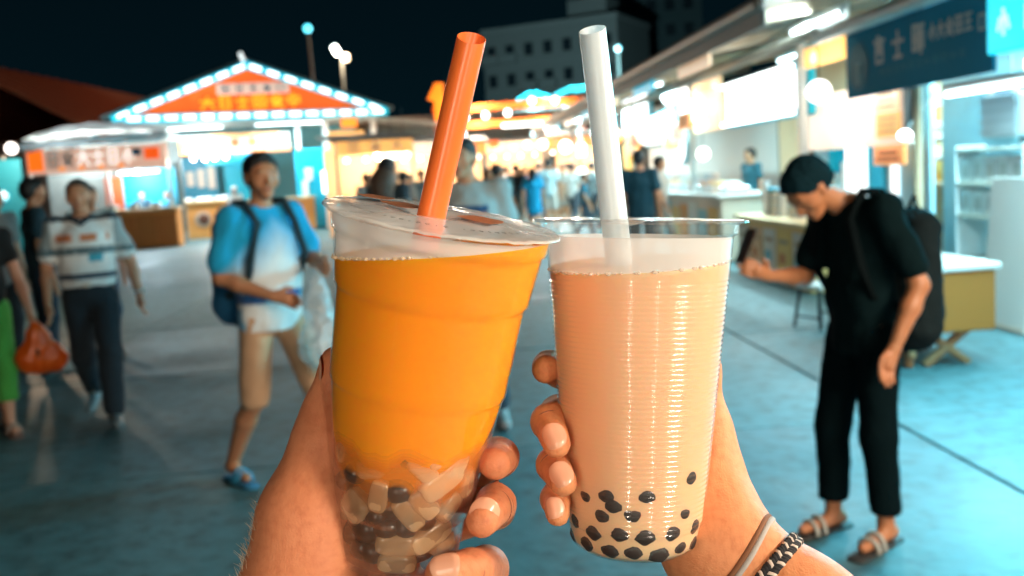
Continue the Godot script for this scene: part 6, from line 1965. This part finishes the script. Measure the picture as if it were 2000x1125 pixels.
func build_people() -> void:
	skin_near = soft(0.52, 0.25, 0.14, 0.5, 0.1)
	var tan_skin := soft(0.46, 0.20, 0.10, 0.5, 0.1)
	var black_hair := paint(0.012, 0.014, 0.015, 0.55)
	# the older man in the striped polo shirt, striding towards the viewer
	var p := pose({"hip_l": Vector3(0.09, 0.89, 0.0), "knee_l": Vector3(0.10, 0.50, 0.16), "ankle_l": Vector3(0.09, 0.085, 0.18), "toe_l": Vector3(0.12, 0.035, 0.35), "knee_r": Vector3(-0.09, 0.47, -0.02), "ankle_r": Vector3(-0.08, 0.17, -0.30), "toe_r": Vector3(-0.1, 0.05, -0.17),
		"elbow_r": Vector3(-0.26, 1.12, -0.02), "wrist_r": Vector3(-0.26, 0.88, 0.1), "hand_r": Vector3(-0.24, 0.72, 0.15), "elbow_l": Vector3(0.28, 1.12, -0.06), "wrist_l": Vector3(0.32, 0.88, 0.0), "hand_l": Vector3(0.33, 0.72, 0.03)})
	var polo := func(v: Vector3) -> Color:
		var base := Color(0.82, 0.86, 0.86)
		if v.y > 1.425:
			return Color(0.02, 0.04, 0.06)
		if v.y > 1.285 and v.y < 1.335 and v.z > 0.0 and sin(v.x * 38.0) > -0.55 and absf(v.x) < 0.17:
			return Color(0.62, 0.22, 0.10)
		if v.y > 1.19 and v.y < 1.245:
			return Color(0.10, 0.17, 0.20) if sin(v.y * 400.0) > -0.2 else Color(0.45, 0.52, 0.52)
		if v.y > 1.03 and v.y < 1.06:
			return Color(0.02, 0.05, 0.09)
		if v.y > 1.14 and v.y < 1.19 and v.x > 0.03 and v.x < 0.12:
			return Color(0.05, 0.36, 0.50)
		if v.y > 1.245 and absf(v.x) > 0.2:
			return Color(0.30, 0.38, 0.40)
		return base
	var t := figure("person", "older man in striped polo shirt and dark trousers striding forward", Vector3(-2.88, 0, -6.62), 0.3, 1.66, p, {"fat": 1.08, "top": dyed(), "dye": polo, "bottom": cloth(0.012, 0.022, 0.032), "shoe": paint(0.20, 0.26, 0.28, 0.5), "hair": paint(0.05, 0.045, 0.04), "hairline": 0.085, "hair_size": 0.98, "loose": 0.016, "sleeve": 0.7, "hem_y": 0.97, "leg_top": 0.08, "leg_low": 0.072, "skin": skin_near, "cuff": 0.06})
	part(t, "collar", bar([Vector3(-0.07, 1.455, 0.03), Vector3(-0.05, 1.44, 0.075), Vector3(0, 1.40, 0.095), Vector3(0.05, 1.44, 0.075), Vector3(0.07, 1.455, 0.03)], 0.016, 8).mesh(), cloth(0.015, 0.03, 0.045))
	part(t, "belt_buckle", bx(Vector3(0.05, 0.035, 0.02), 0.006), paint(0.6, 0.6, 0.55, 0.3, 0.9), Vector3(0, 0.985, 0.128))
	var watch := thing("wrist_watch", "pale wrist watch on the striding man's left arm", "watch")
	watch.transform = t.transform
	var ring := []
	for k in 17:
		var w := TAU * k / 16.0
		ring.append(Vector3(0.317 + cos(w) * 0.031, 0.9, 0.005 + sin(w) * 0.031))
	part(watch, "strap", bar(ring, 0.009, 6, false).mesh(), paint(0.6, 0.62, 0.62, 0.3, 0.6))
	part(watch, "dial", bar([Vector3(0.345, 0.9, 0.005), Vector3(0.36, 0.9, 0.005)], 0.02, 12).mesh(), paint(0.75, 0.78, 0.78, 0.3))

	# the boy in the blue and white shirt
	p = pose({"head": Vector3(0.0, 1.59, 0.03), "neck": Vector3(0, 1.45, -0.01), "look": Vector3(-0.3, -0.2, 1), "hip_l": Vector3(0.09, 0.89, 0), "knee_l": Vector3(0.10, 0.50, 0.22), "ankle_l": Vector3(0.09, 0.09, 0.25), "toe_l": Vector3(0.11, 0.045, 0.42),
		"knee_r": Vector3(-0.09, 0.48, -0.08), "ankle_r": Vector3(-0.09, 0.11, -0.34), "toe_r": Vector3(-0.11, 0.04, -0.19),
		"elbow_r": Vector3(-0.25, 1.12, -0.03), "wrist_r": Vector3(-0.12, 1.02, 0.2), "hand_r": Vector3(0.0, 0.97, 0.32), "elbow_l": Vector3(0.26, 1.17, 0.02), "wrist_l": Vector3(0.16, 1.14, 0.25), "hand_l": Vector3(0.06, 1.13, 0.35)})
	var ombre := func(v: Vector3) -> Color:
		var blue := Color(0.0, 0.34, 0.62)
		var white := Color(0.72, 0.74, 0.74)
		var w := clampf((v.y - 1.20 + absf(v.x) * 0.9) / 0.22, 0.0, 1.0)
		if v.z < 0.02:
			w = maxf(w, 0.75)
		var c := white.lerp(blue, w)
		if v.y < 1.03 and v.y > 0.975:
			c = Color(0.02, 0.10, 0.28) if sin(v.x * 30.0) > -0.3 else Color(0.05, 0.4, 0.6)
		if v.y < 0.975 and v.y > 0.95:
			c = white
		return c
	t = figure("person", "boy in blue and white shirt and khaki shorts walking past with a plastic bag", Vector3(-1.22, 0, -4.86), 0.85, 1.69, p, {"fat": 0.93, "top": dyed(), "dye": ombre, "bottom": cloth(0.56, 0.33, 0.19), "long": false, "share": 1.0, "leg_top": 0.078, "cuff": 0.43, "loose": 0.03, "sleeve": 0.72, "hem": 0.14, "hem_y": 0.83, "hair": black_hair, "hairline": 0.06, "sandal": paint(0.03, 0.16, 0.28), "strap": paint(0.02, 0.24, 0.40), "skin": tan_skin, "thumb_r": Vector3(0, 1, 0.2), "thumb_l": Vector3(0, 1, 0.2), "curl": 0.5})
	backpack("blue backpack with dark straps on the walking boy's back", t, p, cloth(0.005, 0.09, 0.20), 1.05, cloth(0.01, 0.035, 0.05))
	# the clear bag he carries
	var bag := thing("plastic_bag", "clear crumpled plastic bag hanging from the boy's hand", "bag")
	bag.transform = t.transform
	var s := body([[Vector3(0.0, 0.99, 0.34), Vector3(0.01, 0.92, 0.37), 0.025, 0.06, null, 1.0, 0.02], [Vector3(0.01, 0.92, 0.37), Vector3(0.02, 0.76, 0.38), 0.07, 0.115, null, 1.0, 0.03], [Vector3(0.03, 1.12, 0.36), Vector3(0.02, 0.92, 0.38), 0.02, 0.07, null, 1.0, 0.03]], 0.012, 0.03, [], 0.03, 6, 16.0)
	part(bag, "film", s.mesh(), clear(0.70, 0.80, 0.84, 0.34, 0.2))
	part(bag, "tub", bar([Vector3(0.02, 0.70, 0.38), Vector3(0.02, 0.80, 0.38)], [0.055, 0.065], 16).mesh(), clear(0.8, 0.84, 0.85, 0.5, 0.15))

	# the man in black bent over his phone
	p = pose({"pelvis": Vector3(0, 0.90, -0.03), "waist": Vector3(0, 1.05, -0.02), "chest": Vector3(0, 1.27, -0.04), "neck": Vector3(0, 1.445, 0.03), "head": Vector3(0, 1.495, 0.20), "look": Vector3(0.05, -0.74, 0.68), "crown": Vector3(0, 0.68, 0.74), "shoulder_l": Vector3(0.19, 1.40, -0.01), "shoulder_r": Vector3(-0.18, 1.39, 0.01),
		"elbow_l": Vector3(0.27, 1.10, -0.10), "wrist_l": Vector3(0.27, 0.86, 0.02), "hand_l": Vector3(0.26, 0.70, 0.09), "elbow_r": Vector3(-0.21, 1.11, 0.10), "wrist_r": Vector3(-0.14, 1.14, 0.32), "hand_r": Vector3(-0.11, 1.19, 0.44),
		"hip_l": Vector3(0.1, 0.87, -0.03), "hip_r": Vector3(-0.1, 0.87, -0.03), "knee_l": Vector3(0.12, 0.47, -0.01), "knee_r": Vector3(-0.11, 0.47, 0.05), "ankle_l": Vector3(0.13, 0.085, -0.03), "toe_l": Vector3(0.20, 0.035, 0.13), "ankle_r": Vector3(-0.11, 0.085, 0.06), "toe_r": Vector3(-0.08, 0.035, 0.23)})
	t = figure("person", "man in black clothes and sandals bent over the phone in his hand", Vector3(1.33, 0, -3.74), -1.30, 1.585, p, {"top": matt(0.004, 0.012, 0.014), "bottom": matt(0.003, 0.009, 0.011), "hair": matt(0.006, 0.022, 0.030), "hairline": 0.052, "hair_size": 1.05, "nape": -0.035, "sandal": paint(0.025, 0.022, 0.02), "strap": paint(0.42, 0.42, 0.38, 0.5), "loose": 0.014, "sleeve": 0.72, "hem": 0.1, "hem_y": 0.80, "leg_top": 0.074, "leg_low": 0.062, "cuff": 0.14, "skin": soft(0.50, 0.20, 0.09, 0.45, 0.1), "thumb_r": Vector3(0.2, 1, 0), "curl": 0.45})
	backpack("black backpack on the back of the man with the phone", t, p, matt(0.012, 0.020, 0.023), 1.08, matt(0.004, 0.007, 0.008))
	var phone := thing("phone", "dark phone held up in front of the bent man's face", "phone")
	phone.transform = t.transform
	part(phone, "case", bx(Vector3(0.075, 0.15, 0.009), 0.003), paint(0.05, 0.025, 0.02, 0.3), Vector3(-0.08, 1.28, 0.455), Vector3(-0.45, 0.0, 0))
	part(phone, "screen_glass", bx(Vector3(0.068, 0.138, 0.002)), paint(0.03, 0.04, 0.05, 0.1), Vector3(-0.08, 1.283, 0.4497), Vector3(-0.45, 0.0, 0))

	# the man in the grey tee, the woman and the man behind her, the man in the dark shirt
	p = pose({"look": Vector3(-0.3, 0, 1), "head": Vector3(-0.03, 1.585, 0.02)})
	var tee := func(v: Vector3) -> Color:
		if v.z > 0.03 and absf(v.x + 0.02) < 0.13:
			if v.y > 1.285 and v.y < 1.315:
				return Color(0.01, 0.06, 0.16)
			if v.y > 1.19 and v.y < 1.285:
				return Color(0.30, 0.16, 0.13) if v.y > 1.22 or absf(v.x) > 0.07 else Color(0.6, 0.6, 0.58)
		return Color(0.36, 0.40, 0.40)
	figure("person", "man in pale grey blue tee with chest print walking behind the cups", Vector3(-0.22, 0, -5.85), 0.0, 1.74, p, {"top": dyed(), "dye": tee, "bottom": cloth(0.03, 0.05, 0.07), "shoe": paint(0.3, 0.3, 0.3), "hair": black_hair, "hairline": 0.06, "skin": soft(0.52, 0.25, 0.14, 0.6, 0.1), "loose": 0.02})
	figure("person", "woman with long brown hair seen from behind between straw and pavilion", Vector3(-0.93, 0, -7.5), 2.9, 1.60, pose({}), {"top": cloth(0.34, 0.30, 0.27), "bottom": cloth(0.05, 0.06, 0.08), "shoe": paint(0.4, 0.4, 0.4), "hair": paint(0.13, 0.075, 0.05, 0.5), "long_hair": true, "hair_size": 1.15, "face": false, "fat": 0.9})
	figure("person", "dark haired man in a navy shirt just behind the brown haired woman", Vector3(-1.15, 0, -9.6), 2.6, 1.74, pose({}), {"fine": false, "top": cloth(0.04, 0.07, 0.09), "bottom": cloth(0.04, 0.05, 0.06), "shoe": paint(0.3, 0.3, 0.3), "hair": black_hair})
	figure("person", "man in dark teal shirt seen from behind beside the white straw", Vector3(1.76, 0, -12.8), 2.8, 1.70, pose({}), {"top": cloth(0.005, 0.055, 0.085), "bottom": cloth(0.02, 0.03, 0.035), "shoe": paint(0.3, 0.3, 0.3), "hair": paint(0.006, 0.02, 0.026, 0.5), "loose": 0.025, "face": false})

	# left edge: someone in black with an orange bag
	p = pose({"elbow_l": Vector3(0.25, 1.10, 0.0), "wrist_l": Vector3(0.30, 0.86, 0.1), "hand_l": Vector3(0.31, 0.74, 0.12), "knee_l": Vector3(0.10, 0.48, 0.1), "ankle_l": Vector3(0.09, 0.085, 0.1), "toe_l": Vector3(0.12, 0.035, 0.27), "knee_r": Vector3(-0.05, 0.46, 0.0), "ankle_r": Vector3(0.05, 0.13, -0.28), "toe_r": Vector3(0.06, 0.04, -0.13)})
	t = figure("person", "person in black top and green trousers at the left edge carrying a bag", Vector3(-3.56, 0, -6.5), 0.45, 1.60, p, {"top": cloth(0.006, 0.008, 0.009), "bottom": cloth(0.06, 0.33, 0.05), "cuff": 0.24, "leg_top": 0.075, "leg_low": 0.07, "sandal": paint(0.2, 0.12, 0.1), "strap": paint(0.35, 0.25, 0.2), "hair": black_hair, "long_hair": true, "sleeve": 0.45, "hem": 0.1, "skin": soft(0.56, 0.29, 0.19, 0.5, 0.1), "curl": 0.5})
	bag = thing("carrier_bag", "full orange plastic carrier bag held at the left edge", "bag")
	bag.transform = t.transform
	s = body([[Vector3(0.32, 0.75, 0.13), Vector3(0.325, 0.68, 0.13), 0.03, 0.06, null, 1.0, 0.03], [Vector3(0.26, 0.52, 0.13), Vector3(0.42, 0.50, 0.13), 0.10, 0.095, Vector3(0, 0, 1), 0.8, 0.04], [Vector3(0.33, 0.68, 0.13), Vector3(0.34, 0.55, 0.13), 0.07, 0.12, Vector3(0, 0, 1), 0.75, 0.05]], 0.012, 0.04, [], 0.016, 9, 14.0)
	part(bag, "sack", s.mesh(), milky(0.80, 0.11, 0.008, 0.25))
	part(bag, "handle", bar([Vector3(0.30, 0.68, 0.13), Vector3(0.305, 0.78, 0.12), Vector3(0.335, 0.78, 0.12), Vector3(0.35, 0.68, 0.13)], 0.009, 6).mesh(), milky(0.80, 0.11, 0.008, 0.25))
	part(bag, "print", bar([Vector3(0.32, 0.53, 0.212), Vector3(0.325, 0.59, 0.207)], 0.014, 8).mesh(), paint(0.15, 0.03, 0.01))

	# people behind them at the left
	var dull := {"fine": false, "hair": black_hair, "shoe": paint(0.3, 0.28, 0.26)}
	t = figure("person", "dark haired man in dark jacket behind the striding man, near the teal banner", Vector3(-4.2, 0, -8.7), 2.2, 1.74, pose({}), dull.merged({"top": cloth(0.015, 0.05, 0.07), "bottom": cloth(0.012, 0.03, 0.05)}))
	figure("person", "person in light blue shirt and jeans behind the striding man's shoulder", Vector3(-4.0, 0, -9.4), 0.6, 1.66, pose({"knee_l": Vector3(0.1, 0.48, 0.12), "ankle_r": Vector3(-0.1, 0.12, -0.2), "toe_r": Vector3(-0.12, 0.04, -0.06)}), dull.merged({"top": cloth(0.36, 0.52, 0.56), "bottom": cloth(0.01, 0.06, 0.12), "shoe": paint(0.5, 0.5, 0.5)}))
	figure("person", "person in grey shirt cut off by the left edge", Vector3(-4.72, 0, -9.0), 1.2, 1.70, pose({}), dull.merged({"top": cloth(0.22, 0.26, 0.27), "bottom": cloth(0.03, 0.04, 0.05)}))

	# vendors
	t = figure("person", "pavilion vendor in white shirt and white cap behind the counter", Vector3(-8.5753, 0.738, -31), 0.2, 1.62, pose({}), dull.merged({"top": cloth(0.7, 0.72, 0.72), "bottom": cloth(0.1, 0.1, 0.1)}))
	t.position.y = 0.0
	part(t, "cap", ball(Vector3(0.105, 0.07, 0.115), 12).mesh(), cloth(0.75, 0.75, 0.75), Vector3(0, 1.66, 0.01))
	figure("person", "vendor in dark shirt at the side stall under the orange sign", Vector3(-11.1, 0, -29.9), 0.3, 1.66, pose({}), dull.merged({"top": cloth(0.03, 0.08, 0.12), "bottom": cloth(0.03, 0.03, 0.04)}))
	figure("person", "vendor in blue shirt at the side stall, right of the dark one", Vector3(-10.3, 0, -29.8), 0.1, 1.62, pose({}), dull.merged({"top": cloth(0.02, 0.25, 0.45), "bottom": cloth(0.03, 0.03, 0.04)}))
	figure("person", "vendor in teal shirt behind the display counter under the oval sign", row(15.6, 4.9), -1.2, 1.66, pose({}), dull.merged({"top": cloth(0.02, 0.10, 0.13), "bottom": cloth(0.05, 0.05, 0.05)}))
	figure("person", "vendor in white apron behind the yellow counter", row(12.6, 4.75), -1.3, 1.62, pose({}), dull.merged({"top": cloth(0.62, 0.58, 0.52), "bottom": cloth(0.1, 0.08, 0.07)}))

	# the crowd down the lane
	var crowd := [
		[1022, 24.0, 1.70, 2.9, Color(0.012, 0.016, 0.018), Color(0.16, 0.12, 0.09), "person in black shirt and brown trousers walking away down the lane", 0],
		[1053, 23.0, 1.60, 3.0, Color(0.0, 0.28, 0.50), Color(0, 0, 0), "woman in bright blue dress walking away down the lane", 1],
		[1086, 24.5, 1.78, 2.8, Color(0.45, 0.56, 0.58), Color(0.50, 0.42, 0.36), "person in pale shirt and beige shorts right of the blue dress", 2],
		[995, 22.0, 1.66, 0.2, Color(0.12, 0.24, 0.26), Color(0.05, 0.06, 0.07), "person in grey green shirt left of the black shirt", 0],
		[968, 19.0, 1.62, 0.4, Color(0.25, 0.28, 0.30), Color(0.03, 0.04, 0.05), "long haired woman with an orange pouch beside the man in grey", 3],
		[985, 15.0, 1.66, 2.6, Color(0.01, 0.09, 0.14), Color(0.02, 0.03, 0.04), "person in dark blue shirt close behind the man in grey", 0],
		[1012, 30.0, 1.68, 0.1, Color(0.4, 0.4, 0.38), Color(0.1, 0.1, 0.1), "person in beige shirt farther off between grey green and black shirts", 0],
		[1112, 27.0, 1.68, 0.3, Color(0.42, 0.30, 0.22), Color(0.3, 0.26, 0.22), "person in tan shirt right of the pale shirt", 2],
		[1130, 25.0, 1.64, 2.5, Color(0.5, 0.46, 0.42), Color(0.06, 0.08, 0.1), "person in cream shirt left of the white straw", 0],
		[1152, 21.0, 1.40, 1.4, Color(0.02, 0.16, 0.24), Color(0.03, 0.05, 0.07), "child in dark blue shirt beside the white straw", 0],
		[1170, 23.0, 1.64, 2.0, Color(0.35, 0.38, 0.38), Color(0.05, 0.06, 0.07), "person in grey shirt half behind the white straw", 0],
		[1072, 32.0, 1.70, 0.0, Color(0.55, 0.5, 0.45), Color(0.2, 0.18, 0.16), "person in ivory shirt far off between blue dress and pale shirt", 0],
		[1040, 33.0, 1.70, 0.2, Color(0.1, 0.1, 0.11), Color(0.1, 0.1, 0.1), "person in charcoal shirt far off over the blue dress", 0],
		[785, 16.0, 1.66, 0.3, Color(0.10, 0.34, 0.42), Color(0.05, 0.06, 0.08), "person in turquoise shirt left of the orange straw", 0],
		[803, 18.0, 1.66, 2.7, Color(0.5, 0.45, 0.4), Color(0.08, 0.08, 0.09), "person in cream shirt nearest the orange straw on its left", 0],
		[732, 20.0, 1.68, 0.6, Color(0.42, 0.46, 0.46), Color(0.06, 0.07, 0.08), "person in grey shirt right of the blue parasol", 0],
		[838, 22.0, 1.70, 0.0, Color(0.3, 0.34, 0.35), Color(0.06, 0.07, 0.08), "person in grey shirt behind the orange straw", 0],
		[1205, 19.0, 1.66, -1.0, Color(0.5, 0.5, 0.48), Color(0.1, 0.1, 0.1), "customer in white shirt at the display counter end", 0],
		[978, 28.0, 1.66, 0.1, Color(0.5, 0.2, 0.1), Color(0.06, 0.06, 0.07), "person in rust shirt far down the lane behind the man in grey", 0],
		[1005, 34.0, 1.72, 2.9, Color(0.6, 0.58, 0.55), Color(0.1, 0.1, 0.12), "person in white shirt at the far end of the lane", 0],
		[1032, 27.5, 1.6, 0.5, Color(0.3, 0.1, 0.12), Color(0.04, 0.05, 0.07), "person in maroon shirt squeezed between black shirt and blue dress", 0],
		[1065, 28.0, 1.75, 3.1, Color(0.08, 0.2, 0.3), Color(0.04, 0.05, 0.07), "tall person in steel blue shirt behind the blue dress", 0],
		[1098, 33.0, 1.68, 0.2, Color(0.65, 0.62, 0.58), Color(0.2, 0.2, 0.2), "person in chalk white shirt behind the tan shirt", 0],
		[1122, 31.0, 1.7, 2.6, Color(0.1, 0.12, 0.13), Color(0.1, 0.1, 0.1), "person in slate shirt far off left of the cream shirt", 0],
		[1146, 29.0, 1.66, 0.9, Color(0.55, 0.36, 0.25), Color(0.1, 0.1, 0.1), "person in apricot shirt behind the child", 0],
		[760, 22.0, 1.7, 0.2, Color(0.6, 0.58, 0.55), Color(0.1, 0.1, 0.1), "person in white shirt far behind the brown haired woman", 0],
		[815, 26.0, 1.65, 3.0, Color(0.3, 0.12, 0.08), Color(0.08, 0.08, 0.1), "person in brick shirt far behind the cream shirt at the orange straw", 0],
		[1300, 15.5, 1.62, 1.2, Color(0.55, 0.48, 0.42), Color(0.2, 0.16, 0.13), "customer in cream shirt before the display counter", 0],
	]
	var walk := pose({"knee_l": Vector3(0.1, 0.49, 0.14), "ankle_l": Vector3(0.1, 0.085, 0.17), "toe_l": Vector3(0.12, 0.035, 0.33), "knee_r": Vector3(-0.1, 0.47, -0.02), "ankle_r": Vector3(-0.1, 0.15, -0.24), "toe_r": Vector3(-0.11, 0.05, -0.1), "elbow_l": Vector3(0.23, 1.13, -0.1), "wrist_l": Vector3(0.24, 0.9, -0.1), "hand_l": Vector3(0.24, 0.74, -0.08), "elbow_r": Vector3(-0.23, 1.12, 0.03), "wrist_r": Vector3(-0.23, 0.9, 0.14), "hand_r": Vector3(-0.23, 0.76, 0.2)})
	var first := {}
	for k in crowd.size():
		var a: Array = crowd[k]
		var kind: int = a[7]
		var at := Vector3((a[0] - 1000.0) / 1900.0 * a[1] + 0.0, 0, -a[1])
		var c: Color = a[4]
		var d: Color = a[5]
		var o: Node3D
		if not first.has(kind):
			var look := dull.merged({"top": cloth(c.r, c.g, c.b)})
			if kind == 1:
				look.merge({"hem": 0.32, "hem_y": 0.52, "loose": 0.03, "long_hair": true, "top_name": "dress"}, true)
			elif kind == 2:
				look.merge({"bottom": cloth(d.r, d.g, d.b), "long": false, "share": 0.85, "leg_top": 0.095, "cuff": 0.5}, true)
			else:
				look.merge({"bottom": cloth(d.r, d.g, d.b)}, true)
			if kind == 3:
				look.merge({"long_hair": true}, true)
			o = figure("person", a[6], at, a[3], a[2], walk if kind != 2 else pose({}), look, "crowd down the lane")
			first[kind] = o
		else:
			o = copy_of(first[kind], a[6], at, a[3])
			for child in o.get_children():
				if str(child.name).begins_with("shirt"):
					child.material_override = cloth(c.r, c.g, c.b)
				elif str(child.name).begins_with("trousers") or str(child.name).begins_with("shorts"):
					child.material_override = cloth(d.r, d.g, d.b)
		o.scale = Vector3.ONE * (a[2] / 1.7)


func _ready() -> void:
	rng.seed = 11
	var camera := Camera3D.new()
	camera.name = "camera"
	add_child(camera)
	camera.transform = Transform3D(Basis(Vector3(0.9979, -0.0641, 0.0076), Vector3(0.0645, 0.9909, -0.1179), Vector3(0, 0.1181, 0.993)), Vector3(0, 1.53, 0))
	var optics := CameraAttributesPhysical.new()
	optics.frustum_focal_length = 40.533
	optics.frustum_focus_distance = 0.415
	optics.frustum_near = 0.05
	optics.frustum_far = 400.0
	optics.exposure_aperture = 14.0
	camera.attributes = optics
	camera.current = true
	var world := WorldEnvironment.new()
	world.name = "world"
	var e := Environment.new()
	e.tonemap_mode = Environment.TONE_MAPPER_LINEAR
	e.tonemap_exposure = 1.35
	e.sdfgi_enabled = true
	e.ssao_enabled = true
	e.ssil_enabled = true
	e.background_mode = Environment.BG_SKY
	var sky := Sky.new()
	var air := ProceduralSkyMaterial.new()
	air.sky_top_color = Color(0.0004, 0.0017, 0.0028).linear_to_srgb()
	air.sky_horizon_color = Color(0.001, 0.0062, 0.0092).linear_to_srgb()
	air.ground_horizon_color = Color(0.001, 0.006, 0.009).linear_to_srgb()
	air.ground_bottom_color = Color(0.001, 0.004, 0.006).linear_to_srgb()
	sky.sky_material = air
	e.sky = sky
	world.environment = e
	add_child(world)
	build_market()
	build_milk_tea()
	build_orange_tea()
	build_hands()
